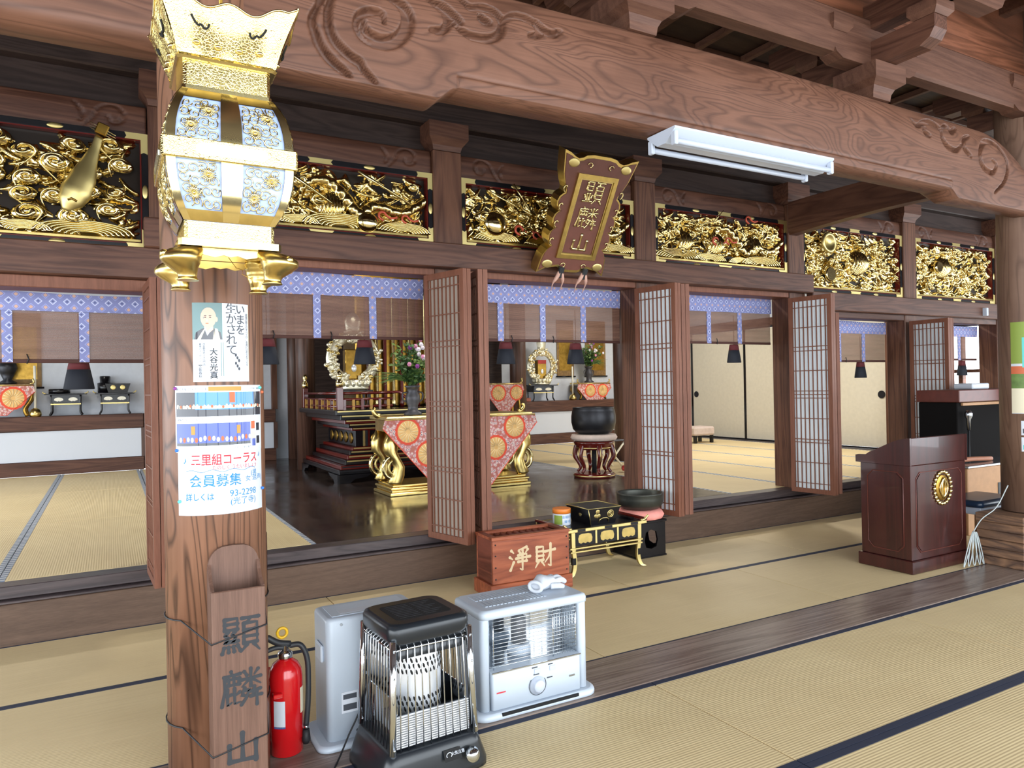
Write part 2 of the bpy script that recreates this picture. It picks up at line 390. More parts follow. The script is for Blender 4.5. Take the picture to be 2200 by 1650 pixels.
def altar_cloth():
    t = NT('altar_cloth'); v = t.n('ShaderNodeTexVoronoi'); t.l(t.coord(), v.inputs['Vector']); v.inputs['Scale'].default_value = 34
    f = v.outputs['Distance']
    t.set(Base_Color=t.ramp(f, [(.12, lin('#3f4468')), (.3, lin('#f0d9c8')), (.48, lin('#c98f92')), (.75, lin('#b76a5a'))]), Roughness=.6)
altar_cloth()
plain('orange_thread', '#e0492a', .6); plain('gold_thread', '#d9ac6a', .5, .3); plain('gold_thread_pale', '#ecd3a0', .5, .3)

# ================================================================== STRUCTURE
PX = [-1.62, .355, 2.325, 4.29, 6.30, 8.26, 10.23]           # facade posts
ZI = .34                                                       # raised inner floor
# ---- outer floor with its mats
floor = struct('floor', B(-5.4, 15.4, -3.4, 5.1, -.2, -.03), 'dark_wood', 'timber floor under the straw mats of the outer hall', 'floor')
def mat_row(y0, y1, xs, length, h0, h1, mat='tatami_straw', heri='heri_navy', axis='x', parent=None, z=0.0):
    """straw mats side by side; long edges carry the cloth border"""
    w = y1-y0
    if axis == 'x': body = MB().box(0.003, length-.003, .002+h0, w-.002-h1, -.03, 0, .002); e0 = MB().box(.003, length-.003, .002, .002+h0, -.03, .001); e1 = MB().box(.003, length-.003, w-.002-h1, w-.002, -.03, .001)
    else: body = MB().box(.002+h0, w-.002-h1, .003, length-.003, -.03, 0, .002); e0 = MB().box(.002, .002+h0, .003, length-.003, -.03, .001); e1 = MB().box(w-.002-h1, w-.002, .003, length-.003, -.03, .001)
    mb, m0, m1 = body.mesh('tatami_mat'), e0.mesh('border'), e1.mesh('border')
    for x in xs:
        o = put('tatami_mat', mb, mat, parent, (x, y0, z) if axis == 'x' else (y0, x, z))
        put('border', m0, heri, o); put('border', m1, heri, o)
L = 1.93
xs = lambda s, a, b: [s+L*k for k in range(-6, 12) if a <= s+L*k < b]
mat_row(4.095, 5.075, xs(1.3, -4, 13), L, .02, .012, parent=floor)
mat_row(3.125, 4.095, xs(.35, -4, 13), L, .012, .022, parent=floor)
mat_row(1.87, 2.755, xs(2.27-L, -4, 13), L, .033, .033, parent=floor)
mat_row(.95, 1.87, xs(2.27-L, -4, 13), L, .033, .033, parent=floor)
mat_row(.03, .95, xs(1.3, -4, 9), L, .033, .033, parent=floor)
mat_row(-.9, .03, xs(2.27-L, -4, 9), L, .033, .033, parent=floor)
struct('sill_strip_floor', B(-5.3, 6.9, 2.757, 3.123, -.05, .004, .003), 'strip_wood', 'worn grey timber threshold strip set between the mats, running from pillar to pillar', 'threshold')
struct('sill_strip_floor', B(6.9, 15.3, 2.757, 3.123, -.05, .004, .003), 'strip_wood', 'timber threshold strip continuing beyond the lectern side pillar', 'threshold')
# ---- raised edge in front of the inner hall
struct('sill_step', B(-5.3, 15.3, 5.08, 5.20, -.05, .24, .004), 'step_wood', 'long dark timber step face at the foot of the raised inner hall', 'step')
struct('sill_lip', B(-5.3, 15.3, 5.065, 5.16, .245, .262, .004), 'sill_wood', 'thin nosing along the top of the dark timber step', 'step nosing')
struct('sill_track', B(-5.3, 15.3, 5.11, 5.257, .266, .339, .004), 'sill_wood', 'grooved door track beam on top of the timber step', 'sill')
# ---- inner floors
fl2 = struct('floor_inner', B(-5.3, 15.3, 5.2, 12.3, .2, .308), 'lacquered_floor', 'floor under the raised inner hall', 'floor')
struct('floor_altar', B(1.285, 5.375, 5.256, 12.2, .309, ZI, .002), 'lacquered_floor', 'dark glossy worn timber floor of the altar hall', 'floor')
for x0 in (5.378, 6.375, 7.37, 8.365, 9.36): mat_row(x0, x0+.993, [5.26+2.13*k for k in range(3)], 2.128, .03, .03, 'tatami_straw_y', 'heri_grey', 'y', fl2, ZI)
for x0 in (-1.565, -.605): mat_row(x0, x0+.958, [5.26+2.18*k for k in range(3)], 2.178, .035, .035, 'tatami_straw_y', 'heri_grey', 'y', fl2, ZI)
mat_row(.36, 1.283, [5.26+2.18*k for k in range(3)], 2.178, .03, .03, 'tatami_straw_y', 'heri_grey', 'y', fl2, ZI)
mat_row(-2.53, -1.567, [5.26+2.18*k for k in range(3)], 2.178, .035, .035, 'tatami_straw_y', 'heri_grey', 'y', fl2, ZI)
# ---- facade posts
for k, x in enumerate(PX):
    nm = ['post of the wing at the outer end', 'post hidden behind the round lantern pillar', 'square timber post between the lantern pillar bay and the plaque bay', 'square timber post beside the tilted plaque, on its far side',
          'square timber post where the curved tie beam lands', 'square timber post between the two carved panels of the far wing', 'post behind the far round pillar'][k]
    struct('post_pillar', B(x-.12, x+.12, 5.15, 5.39, .262, 3.29, .008), 'frame_wood_z', nm, 'post')
    b = MB()
    b.rings([[(x-a, 5.27-a, z), (x+a, 5.27-a, z), (x+a, 5.27+a, z), (x-a, 5.27+a, z)] for a, z in ((.115, 3.291), (.125, 3.33), (.165, 3.38), (.165, 3.50))], smooth=False)
    struct('bearing_block_pillar', b, 'frame_wood', ['', '', 'timber bearing block on the post between lantern and plaque', 'timber bearing block above the post beside the plaque', 'timber bearing block over the tie beam post', 'timber bearing block over the far wing post', ''][k] or 'timber bearing block on top of a facade post '+('at the near wing' if k == 0 else 'behind the lantern' if k == 1 else 'behind the far pillar'), 'bearing block')
# ---- nageshi (long rails) and door heads
struct('lintel_rail', B(.20, 6.43, 5.045, 5.149, 2.362, 2.552, .008), 'frame_wood', 'thick timber rail under the carved panels of the middle three bays', 'rail')
struct('lintel_rail', B(-4.6, .30, 5.06, 5.149, 2.163, 2.362, .008), 'frame_wood', 'thick timber rail under the lute panel, lower than the middle rail', 'rail')
struct('lintel_rail', B(6.431, 12.2, 5.06, 5.149, 2.19, 2.385, .008), 'frame_wood', 'thick timber rail under the carved panels of the far wing', 'rail')
for a, b_ in ((1, 2), (2, 3), (3, 4)):
    struct('lintel_head', B(PX[a]+.121, PX[b_]-.121, 5.16, 5.36, 2.315, 2.42, .004), 'shoji_wood', ['reddish door head behind the lantern side rail', 'reddish door head below the plaque', 'reddish door head beside the far shoji pair'][a-1], 'door head')
struct('lintel_head', B(-1.5, .234, 5.12, 5.34, 2.09, 2.162, .004), 'shoji_wood', 'pale planed door head over the lute panel bay', 'door head')
struct('lintel_head', B(6.421, 8.139, 5.16, 5.36, 2.13, 2.20, .004), 'frame_wood', 'door head of the first far wing bay', 'door head')
struct('lintel_head', B(8.381, 10.1, 5.16, 5.36, 2.13, 2.20, .004), 'frame_wood', 'door head of the last far wing bay', 'door head')
# ---- carved beams
def groove_depth(X, Z, lines, w, d):
    D = np.zeros_like(X)
    for pl in lines:
        pl = np.array(bez(pl, 5)); dist = np.full(X.shape, 9.0)
        m = (X > pl[:, 0].min()-.1) & (X < pl[:, 0].max()+.1); xs_, zs_ = X[m], Z[m]; dd = np.full(xs_.shape, 9.0)
        n = len(pl)
        for i in range(n-1):
            a, b = pl[i], pl[i+1]; ab = b-a; t = np.clip(((xs_-a[0])*ab[0]+(zs_-a[1])*ab[1])/(ab@ab+1e-12), 0, 1)
            taper = 1.0-.65*abs(2*(i+.5)/n-1)**3
            dd = np.minimum(dd, np.hypot(xs_-a[0]-t*ab[0], zs_-a[1]-t*ab[1])/taper)
        g = d*np.clip(2.2*(1-(dd/w)), 0, 1); D[m] = np.maximum(D[m], g)
    return D
def carved_beam(name, x0, x1, zb, zt, yf, yb, lines, w, d, mat, label, step=.012, bulge=.03, lipz=None, cat='beam'):
    xs_ = np.arange(x0, x1+1e-6, step); nz = max(8, int(.55/step)) if zt(0.5*(x0+x1))-zb(0.5*(x0+x1)) > .4 else 22
    X = np.repeat(xs_[:, None], nz+1, 1); T = np.linspace(0, 1, nz+1)[None, :]
    ZB = np.array([zb(x) for x in xs_])[:, None]; ZT = np.array([zt(x) for x in xs_])[:, None]
    Z = ZB+(ZT-ZB)*T
    Y = yf+bulge*np.abs(2*T-1)**3*np.where(T > .5, 1.6, .25)+groove_depth(X, Z, lines, w, d)
    if lipz is not None:
        lp = np.array([lipz(x) for x in xs_])[:, None]; Y = Y-.014*(np.clip((lp-Z)/.006, -1, 1)*.5+.5)*(lp > 0)+.010*np.exp(-((Z-lp)/.007)**2)*(lp > 0)
    nx = len(xs_); vs = np.stack([X, Y, Z], -1).reshape(-1, 3).tolist(); nn = nz+1
    fs = [(i*nn+j, (i+1)*nn+j, (i+1)*nn+j+1, i*nn+j+1) for i in range(nx-1) for j in range(nz)]
    b0 = len(vs); ym = yf+(yb-yf)*.62
    for x, z0, z1 in zip(xs_, ZB[:, 0], ZT[:, 0]):
        vs += [(x, ym, z0), (x, yb, z0+.1), (x, yb, z1-.03), (x, ym, z1+.0)]
    for i in range(nx-1):
        r0 = b0+4*i; r1 = r0+4
        fs += [(i*nn, r0, r1, (i+1)*nn), (r0, r0+1, r1+1, r1), (r0+1, r0+2, r1+2, r1+1), (r0+2, r0+3, r1+3, r1+2), (r0+3, i*nn+nz, (i+1)*nn+nz, r1+3)]
    for i in (0, nx-1): fs.append(tuple([i*nn+j for j in range(nz+1)]+[b0+4*i+3, b0+4*i+2, b0+4*i+1, b0+4*i]))
    mb = MB(); mb.add(vs, fs, True); return struct(name, mb, mat, label, cat)
WH = [[(0.737, 2.963), (0.705, 2.889), (0.712, 2.846), (0.731, 2.794), (0.764, 2.751), (0.803, 2.722), (0.848, 2.697)],
[(.81, 3.06), (0.779, 2.974), (0.767, 2.926), (0.769, 2.87), (0.788, 2.823), (0.821, 2.791), (0.861, 2.765), (0.89, 2.754), (0.908, 2.728), (0.955, 2.691)],
[(.76, 3.02), (.737, 2.963)],
[(0.995, 2.933), (0.99, 2.967), (0.948, 2.971), (0.9, 2.948), (0.884, 2.913), (0.898, 2.87), (0.945, 2.846), (1.006, 2.847), (1.062, 2.877), (1.101, 2.933), (1.108, 2.988), (1.084, 3.024), (1.046, 3.039), (.98, 3.06), (.9, 3.06), (.83, 3.03)],
[(0.911, 2.925), (0.916, 2.892), (0.952, 2.871), (1.0, 2.867), (1.05, 2.889), (1.085, 2.941), (1.089, 2.984), (1.074, 3.016), (1.052, 3.028)],
[(1.17, 3.1), (1.212, 3.079), (1.251, 3.058), (1.277, 3.028), (1.277, 2.991), (1.25, 2.96), (1.203, 2.953)],
[(1.245, 3.081), (1.291, 3.049), (1.338, 3.017)],
[(1.33, 3.13), (1.36, 3.115), (1.394, 3.095), (1.457, 3.111), (1.514, 3.102), (1.542, 3.064), (1.534, 3.017), (1.49, 2.979), (1.412, 2.965), (1.357, 2.975), (1.31, 2.998)],
[(1.435, 3.071), (1.446, 3.054), (1.477, 3.046)],
[(1.549, 3.066), (1.587, 3.1), (1.646, 3.117), (1.706, 3.105), (1.736, 3.075), (1.728, 3.047), (1.682, 3.034)],
[(1.729, 3.113), (1.759, 3.081), (1.805, 3.068), (1.853, 3.092)],
[(4.554, 3.123), (4.606, 3.091), (4.688, 3.129), (4.785, 3.149), (4.868, 3.117), (4.88, 3.052), (4.935, 3.002), (5.036, 2.991), (5.097, 3.034)],
[(4.687, 3.104), (4.686, 3.063), (4.733, 3.046)],
[(4.897, 3.129), (4.969, 3.149), (4.997, 3.112), (5.071, 3.153)],
[(5.219, 3.12), (5.143, 3.083), (5.133, 3.022), (5.207, 2.977)],
[(5.479, 2.984), (5.526, 2.955), (5.475, 2.896), (5.366, 2.917), (5.322, 2.989), (5.356, 3.072), (5.452, 3.121), (5.58, 3.104), (5.658, 3.026), (5.672, 2.939), (5.619, 2.843), (5.502, 2.758)]]
def mb_bot(x):
    s = min(max((x-1.22)/.09, 0), 1)*min(max((5.07-x)/.09, 0), 1); s = s*s*(3-2*s); return 2.672+.050*s+.012*max(0, 1-((x-3.1)/2.2)**2)*s
def mb_top(x): return 3.215-.012*((x-3.2)/1.6)**2 - (.0 if x < 5.4 else .55*(x-5.4)**2)-(.0 if x > .95 else .25*(.95-x)**2)
def mb_lip(x): return mb_bot(x)+.056 if 1.32 < x < 4.97 else -1.0
carved_beam('main_beam', .352, 6.27, mb_bot, mb_top, 2.80, 3.08, WH, .021, .042, 'beam_wood', 'huge carved timber beam with whorl scrolls spanning between the two round pillars', .0068, .03, mb_lip)
carved_beam('main_beam', -5.2, .336, lambda x: 2.675, lambda x: 3.2, 2.80, 3.08, [], .02, .02, 'beam_wood', 'plain heavy timber beam running out of view beyond the lantern pillar', .05, .03)
# ---- round pillars
mb = MB(); mb.lathe([(.178, 0), (.178, 1.2), (.1775, 2.4), (.176, 3.6), (.176, 4.4)], 48, (0, 0, 0)); PL = mb.build('round_pillar', 'pillar_wood', loc=(.344, 2.94, .004), label='round timber pillar carrying posters, behind the hanging gold lantern', cat='pillar', kind='structure')
mb = MB(); mb.lathe([(.178, .405), (.178, 1.6), (.177, 3.0), (.176, 4.4)], 48); mb.build('round_pillar', 'grey_pillar_wood', loc=(6.28, 3.0, 0), label='round timber pillar at the far end of the carved beam, beside the lectern', cat='pillar', kind='structure')
base = thing('pillar_base', 'square base of weathered laid timbers under the far round pillar', 'pillar base', (6.2, 3.02, 0), kind='structure')
random.seed(3)
for k in range(6):
    z0 = .005+k*.066; j = random.uniform(-.012, .012); MB().box(-.285+j, .36+j, -.16+j*.5, .18, z0, z0+.064, .006).build('timber_course', 'block_wood', base)
# ---- brackets, purlin, upper boards
struct('purlin_beam', B(-5.2, 15.2, 2.85, 2.98, 3.45, 3.72, .02), 'bracket_wood', 'long square purlin above the carved main beam', 'beam')
def bracket(x, label, zb=3.21):
    t = thing('bracket_set', label, 'bracket', (x, 2.91, zb), kind='structure')
    m = MB(); m.rings([[(-a, -a, z), (a, -a, z), (a, a, z), (-a, a, z)] for a, z in ((.085, 0), (.09, .04), (.105, .07), (.15, .10), (.15, .20))], smooth=False); m.build('bearing_block', 'bracket_wood', t)
    def arm(l, h0, h1): return [(-l, h1), (-l, h0+.08), (-l+.03, h0+.03), (-l+.09, h0), (l-.09, h0), (l-.03, h0+.03), (l, h0+.08), (l, h1)]
    MB().prism(arm(.42, .205, .36), -.06, .06, 'y').build('bracket_arm', 'bracket_wood', t)
    MB().prism(arm(.46, .205, .36), -.062, .062, 'x').build('bracket_arm', 'frame_wood_y', t)
    MB().prism(arm(.74, .44, .60), -.062, .062, 'x').build('bracket_arm', 'frame_wood_y', t)
    MB().prism(arm(.5, .44, .60), -.56, -.45, 'y').build('bracket_arm', 'bracket_wood', t)
    bl = MB().rings([[(-a, -a, z), (a, -a, z), (a, a, z), (-a, a, z)] for a, z in ((.065, 0), (.09, .03), (.09, .085))], smooth=False).mesh('small_block')
    for px, py, pz in ((-.36, 0, .362), (.36, 0, .362), (0, -.40, .362), (0, .40, .362), (-.42, -.5, .602), (.42, -.5, .602), (0, -.66, .602)):
        put('small_block', bl, 'bracket_wood', t, (px, py, pz))
bracket(2.36, 'timber bracket set standing on the beam above the plaque bay'); bracket(4.27, 'timber bracket set standing on the beam beyond the fluorescent lamp'); bracket(6.28, 'timber bracket set over the far round pillar', 3.23); bracket(.344, 'timber bracket set over the lantern pillar', 3.23)
struct('wall_upper', B(-5.2, 15.2, 2.90, 2.96, 3.725, 5.2), 'upper_wood', 'reddish upper wall boards above the purlin', 'wall boards')
struct('eaves_beam', B(-5.2, 15.2, 2.2, 2.42, 3.92, 4.12, .02), 'bracket_wood', 'outer purlin carried on the bracket arms', 'beam')
for k, x in enumerate(np.arange(-4.6, 15, .52)):
    MB().box(x, x+.09, .2, 2.92, 4.125, 4.22, .006).build('rafter_beam', 'bracket_wood', label='squared timber rafter in the row above the outer purlin', cat='rafter', group='rafters above the purlin', kind='structure')
ce = struct('ceiling', B(-5.4, 15.4, -3.4, 2.899, 4.75, 4.85), 'ceiling_wood', 'dark board ceiling high over the outer hall', 'ceiling')
ce2 = struct('ceiling_coffered', B(-5.4, 15.4, 2.965, 5.5, 3.98, 4.06), 'ceiling_wood', 'dark coffered ceiling between the carved beam and the inner hall', 'ceiling')
me = B(0, .045, 2.97, 5.3, 3.93, 3.979, .004).mesh('batten')
for k in range(14): put('batten', me, 'bracket_wood', ce2, (1.5+.47*k, 0, 0))
me = B(1.4, 8.2, 0, .045, 3.925, 3.979, .004).mesh('batten')
for k in range(5): put('batten', me, 'bracket_wood', ce2, (0, 3.1+.46*k, 0))
# curved tie beam
def tie():
    n = 28; lp = []
    for i in range(n+1):
        t = i/n; y = 5.145+(3.175-5.145)*t; s = math.sin(math.pi*t); zb = 2.985+.035*s-.02*(1-t); zt = 3.30+.03*s-.06*t; w = .075
        lp.append([(6.25-w, y, zb+.03), (6.25-w+.02, y, zb), (6.25+w-.02, y, zb), (6.25+w, y, zb+.03), (6.25+w, y, zt), (6.25-w, y, zt)])
    return MB().rings(lp, smooth=False)
struct('tie_beam', tie(), 'frame_wood_y', 'curved carved tie beam from the far round pillar back to the facade post', 'beam')
# facade upper beams
def sp2(cx, cz, m=1):
    return [[(cx-m*.16, cz-.09), (cx-m*.10, cz-.02), (cx-m*.06, cz+.05), (cx+m*.01, cz+.075), (cx+m*.065, cz+.03), (cx+m*.05, cz-.03), (cx, cz-.04), (cx-m*.02, cz)], [(cx-m*.2, cz+.06), (cx-m*.16, cz+.0), (cx-m*.17, cz-.05)]]
for k, (a, b_) in enumerate(((0, 1), (1, 2), (2, 3), (3, 4), (4, 5), (5, 6))):
    x0, x1 = PX[a]+.121, PX[b_]-.121
    carved_beam('head_beam', x0, x1, lambda x: 3.108, lambda x: 3.288, 5.19, 5.36, sp2(x0+.2, 3.2, -1)+sp2(x1-.2, 3.2, 1), .013, .014, 'frame_wood',
                ['carved head beam over the lute panel', 'carved head beam over the dragon panel by the lantern', 'carved head beam behind the plaque', 'carved head beam beyond the plaque', 'carved head beam over the first far wing panel', 'carved head beam over the last far wing panel'][k], .012, .01)
struct('upper_beam', B(-5.2, 15.2, 5.2, 5.36, 3.505, 3.75, .01), 'dark_wood', 'dark upper beam along the facade above the bearing blocks', 'beam')
struct('wall_facade', B(-5.2, 15.2, 5.30, 5.36, 3.29, 3.98), 'dark_wood', 'dark boarding above the carved head beams', 'wall boards')
struct('upper_beam', B(-5.2, 15.2, 5.12, 5.30, 3.80, 3.95, .01), 'dark_wood', 'top plate along the facade under the coffered ceiling', 'beam')
# ---- shell of the hall: posts and head walls round the open sides
def open_side(name, fn, spans, zt, label):
    m = MB()
    struct(name, fn(zt), 'dark_wood', label, 'wall')
open_side('wall_front', lambda z: B(-5.4, 15.4, -3.5, -3.4, 4.3, 4.85), 0, 0, 'head wall over the open doors behind the viewer')
for x in (-5.4, -2.6, .4, 3.4, 6.4, 9.4, 12.4, 15.3): struct('front_post_pillar', B(x-.1, x+.1, -3.5, -3.3, 0, 4.3), 'frame_wood_z', 'squared post of the open front side of the hall', 'post', group='posts of the open front')
struct('wall_left', B(-5.5, -5.4, -3.4, 12.3, 2.9, 4.85), 'dark_wood', 'head wall over the side openings nearest the lute panel', 'wall')
struct('wall_left_back', B(-5.5, -5.4, 4.6, 12.3, 0, .45), 'white_wall', 'low side wall under the openings beyond the lute panel', 'wall')
struct('wall_left_corner', B(-5.5, -5.4, 11.9, 12.3, .45, 2.9), 'white_wall', 'plaster corner of the near side wall', 'wall')
struct('wall_left_pier', B(-5.5, -5.4, 4.6, 5.3, .45, 2.9), 'white_wall', 'plaster pier of the near side wall', 'wall')
struct('wall_right', B(15.4, 15.5, -3.4, 12.3, 2.5, 4.85), 'dark_wood', 'head wall over the far side windows', 'wall')
struct('wall_right_dado', B(15.4, 15.5, 4.8, 12.3, 0, .75), 'frame_wood_y', 'timber dado under the far side windows', 'wall')
for k, y in enumerate(np.arange(4.8, 12.3, .62)): struct('window_%d' % (k+1), B(15.38, 15.5, y, y+.09, .75, 2.5), 'upper_wood', 'upright mullion of the bright far side windows', 'mullion', group='mullions of the far windows')
struct('window_20', B(15.38, 15.5, 4.8, 12.3, 1.55, 1.62), 'upper_wood', 'cross rail of the bright far side windows', 'window rail')
# ---- inner hall shell
struct('wall_back', B(-5.4, 15.4, 12.15, 12.3, .34, 3.6), 'white_wall', 'white plaster wall behind the altars', 'wall')
struct('ceiling_inner', B(-5.4, 15.4, 5.45, 12.3, 3.6, 3.7), 'ceiling_wood', 'dark ceiling of the inner hall', 'ceiling')
def alcove(x0, x1, y, labels):
    struct('trim_base', B(x0, x1, y, 12.14, ZI+.001, .53, .004), 'frame_wood', labels[0], 'base rail')
    n = max(1, round((x1-x0)/1.9)); w = (x1-x0)/n
    for k in range(n): MB().box(x0+k*w+.03, x0+(k+1)*w-.03, y+.03, y+.05, .535, .945).build('wall_panel', 'white_paper', label=labels[1]+(', bay %d from its lantern side' % (k+1) if n > 1 else ''), cat='panel', kind='structure')
    for k in range(n+1): MB().box(x0+k*w-.03, x0+k*w+.03, y+.02, y+.09, .531, .949).build('wall_stud', 'inner_pillar_wood', label='short upright between white panels of the altar platform', cat='upright', group='uprights of the altar platforms', kind='structure')
    struct('trim_ledge', B(x0, x1, y, 12.14, .951, 1.15, .006), 'frame_wood', labels[2], 'ledge')
alcove(-3.8, .418, 11.8, ('base rail under the near wing altar platform', 'white panel in the front of the near wing altar platform', 'brown timber ledge carrying the small tables of the near wing'))
alcove(.42, 2.3, 11.9, ('base rail under the side altar platform behind the lantern pillar', 'white panel in the front of the side altar platform behind the posters', 'brown timber ledge of the side altar platform behind the posters'))
alcove(6.7, 10.5, 11.65, ('base rail under the far wing altar platform', 'white panel in the front of the far wing altar platform', 'brown timber ledge of the far wing altar platform behind the big bell'))
def ipil(x, y, r, label, mat='inner_pillar_wood'):
    MB().lathe([(r, 0), (r, 3.26)], 28).build('round_pillar', mat, loc=(x, y, ZI+.0005), label=label, cat='pillar', kind='structure')
ipil(2.405, 10.3, .13, 'slim round pillar beside the stepped altar dais'); ipil(2.62, 12.0, .11, 'round pillar against the back wall behind the stepped dais'); ipil(6.545, 8.4, .162, 'round pillar behind the big bronze bell')
ipil(6.55, 11.55, .15, 'round pillar at the corner of the far wing altar platform'); ipil(4.25, 10.3, .13, 'slim round pillar hidden behind the folded doors')
struct('wall_dark', B(2.75, 6.4, 11.9, 12.0, ZI, 3.6), 'dark_wood', 'dark timber wall behind the main dais', 'wall')
struct('trim_1', B(1.66, 1.74, 12.05, 12.149, 1.15, 3.5), 'frame_wood_z', 'dark upright strip on the white wall behind the posters', 'strip')
struct('trim_2', B(2.28, 2.36, 12.05, 12.149, 1.15, 3.5), 'frame_wood_z', 'dark upright strip beside the slim round pillar', 'strip')
# sliding paper doors along the far side of the inner hall
ys = [12.6, 11.35, 9.92, 8.49, 7.0]
for k in range(1, 5):
    y1, y0 = ys[k-1], ys[k]
    if k == 1: y1 = 12.14
    d = thing('door_%d' % k, ['plain sliding door leaf at the back corner of the far room', 'cream sliding paper door with a round dark pull near the stool', 'cream sliding paper door in the middle of the far wall', 'cream sliding paper door nearest the lectern with a round dark pull'][k-1], 'sliding door', (10.6, y0, ZI), kind='structure')
    MB().box(.012, .03, .025, y1-y0-.025, .03, 2.1).build('paper_panel', 'fusuma_paper', d)
    m = MB(); Mz = Matrix.Rotation(H_, 4, 'Z'); m.ring(.001, y1-y0-.001, .002, 2.13, .025, -.035, -.005, Mz); m.build('door_frame', 'black_lacquer', d)
    if k in (2, 4):
        yy = (y1-y0-.12) if k == 2 else .12
        MB().cyl((-.002, yy, .87), (.013, yy, .87), .06, n=24).build('round_pull', 'bronze', d); 
struct('sill_fusuma', B(10.356, 10.66, 5.26, 12.14, .309, .339, .003), 'sill_wood', 'dark track board under the cream sliding doors', 'sill')
struct('lintel_fusuma', B(10.58, 10.72, 6.9, 12.14, 2.475, 2.62, .004), 'frame_wood_y', 'timber head rail over the cream sliding doors', 'head rail')
struct('wall_side', B(10.62, 10.7, 6.9, 12.14, 2.62, 3.6), 'white_wall', 'white plaster above the cream sliding doors', 'wall')
struct('post_pillar', B(10.5, 10.74, 6.76, 6.985, .34, 3.3, .006), 'frame_wood_z', 'square post ending the row of cream sliding doors', 'post')

# ================================================================== FACADE FITTINGS
# ---- folding paper doors
HB = [.034, .142, .245, .267, .373, .481, .5, .519, .627, .738, .755, .861, .971]
def leaf_meshes(w, h):
    fr = MB().ring(0, w, 0, h, .045, -.017, .017).mesh('leaf')
    pa = MB().box(.045, w-.045, -.002, .002, .045, h-.045).mesh('paper')
    vb = MB().box(-.004, .004, -.012, -.0025, .045, h-.045).mesh('upright_bar')
    hb = MB().box(.045, w-.045, -.0145, -.0125, -.004, .004).mesh('cross_bar')
    return fr, pa, vb, hb
LM = {h: leaf_meshes(.46, h) for h in (1.975, 1.795)}
def folding(hx, nx, z0, h, label, lattice_side=True, paper='shoji_paper'):
    a = math.atan2(4.65-5.10, nx-hx); fr, pa, vb, hb = LM[h]
    t = thing('folding_shoji', label, 'folding door', (hx, 5.10, z0), a)
    for k in (0, 1):
        lf = put('leaf', fr, 'shoji_wood', t, (0, .019+.038*k if lattice_side else -.019-.038*k, 0))
        put('paper', pa, paper, lf)
        if k == 0 and lattice_side:
            for i in range(8): put('upright_bar', vb, 'shoji_wood', lf, (.045+(.46-.09)*(i+.5)/8, 0, 0))
            for f in HB: put('cross_bar', hb, 'shoji_wood', lf, (0, 0, .045+(h-.09)*(1-f)))
        elif k == 1 and not lattice_side:
            for i in range(8): put('upright_bar', vb, 'shoji_wood', lf, (.045+(.46-.09)*(i+.5)/8, 0, 0))
            for f in HB: put('cross_bar', hb, 'shoji_wood', lf, (0, 0, .045+(h-.09)*(1-f)))
folding(2.085, 2.205, .322, 1.975, 'folded shoji pair with lattice face showing, behind the offering box', True, 'tan_paper')  # this pair has a darker, browner paper than the others
folding(2.49, 2.40, .322, 1.975, 'folded shoji pair seen edge on at the start of the plaque bay', False)
folding(4.10, 4.165, .322, 1.975, 'folded shoji pair with lattice face showing, behind the small bell on the pink cushion')
folding(4.52, 4.345, .322, 1.975, 'folded shoji pair seen edge on beyond the plaque bay', False)
folding(6.09, 6.155, .322, 1.975, 'folded shoji pair with lattice face showing, in front of the cream sliding doors')
folding(6.50, 6.31, .322, 1.795, 'folded shoji pair seen edge on at the start of the far wing', False)
folding(8.13, 8.11, .322, 1.795, 'folded shoji pair with lattice face showing, above the lectern')
folding(8.42, 8.26, .322, 1.795, 'folded shoji pair seen edge on in the last far wing bay', False)
folding(.185, .205, .322, 1.795, 'folded shoji pair beside the lantern pillar at the edge of the lute panel bay')
# ---- reed blinds with brocade
def blind(x0, x1, zt, zv, zb, strips, label, n=60):
    t = thing('reed_blind', label, 'reed blind', (x0, 5.40, 0), group='reed blinds with blue brocade in the bay openings'); w = x1-x0
    MB().box(0, w, .012, .018, zb, zv+.02).build('reed_panel', 'reed_blind', t)
    MB().box(0, w, .006, .022, zb-.006, zb+.018, .003).build('hem', 'cord_brown', t)
    ph = random.random()*6
    MB().grid(n, 5, lambda u, v: (u*w, -.006+.006*math.sin(u*w*17+ph)*(1-v)-.004*math.sin(u*w*7)*(1-v), zv+(zt-zv)*v-.006*math.sin(u*math.pi*3)*v)).build('valance', 'blue_brocade', t)
    for s in strips: MB().box(s-.028, s+.028, .004, .011, zb, zv+.03).build('brocade_strip', 'blue_brocade', t)
    for s in strips[:2]: MB().tube([(s+.1, .002, zb+.05), (s+.11, 0, zb+.02), (s+.10, -.003, zb-.01)], .004, 5).build('hook', 'black_matte', t)
random.seed(5); SX = (.46, .88, 1.31)
blind(.475, 2.204, 2.315, 2.155, 1.835, SX, 'reed blind with blue brocade border in the bay beside the lantern')
blind(2.446, 4.169, 2.315, 2.155, 1.835, SX, 'reed blind with blue brocade border below the plaque')
blind(4.411, 6.179, 2.325, 2.165, 1.845, SX, 'reed blind with blue brocade border before the cream sliding doors')
blind(6.421, 8.139, 2.125, 1.985, 1.66, SX, 'reed blind with blue brocade border above the lectern side wing')
blind(8.381, 10.1, 2.125, 1.985, 1.68, SX, 'reed blind with blue brocade border before the bright windows')
blind(-1.5, .234, 2.09, 1.975, 1.655, (.46, .95, 1.36), 'reed blind with blue brocade border under the lute panel')
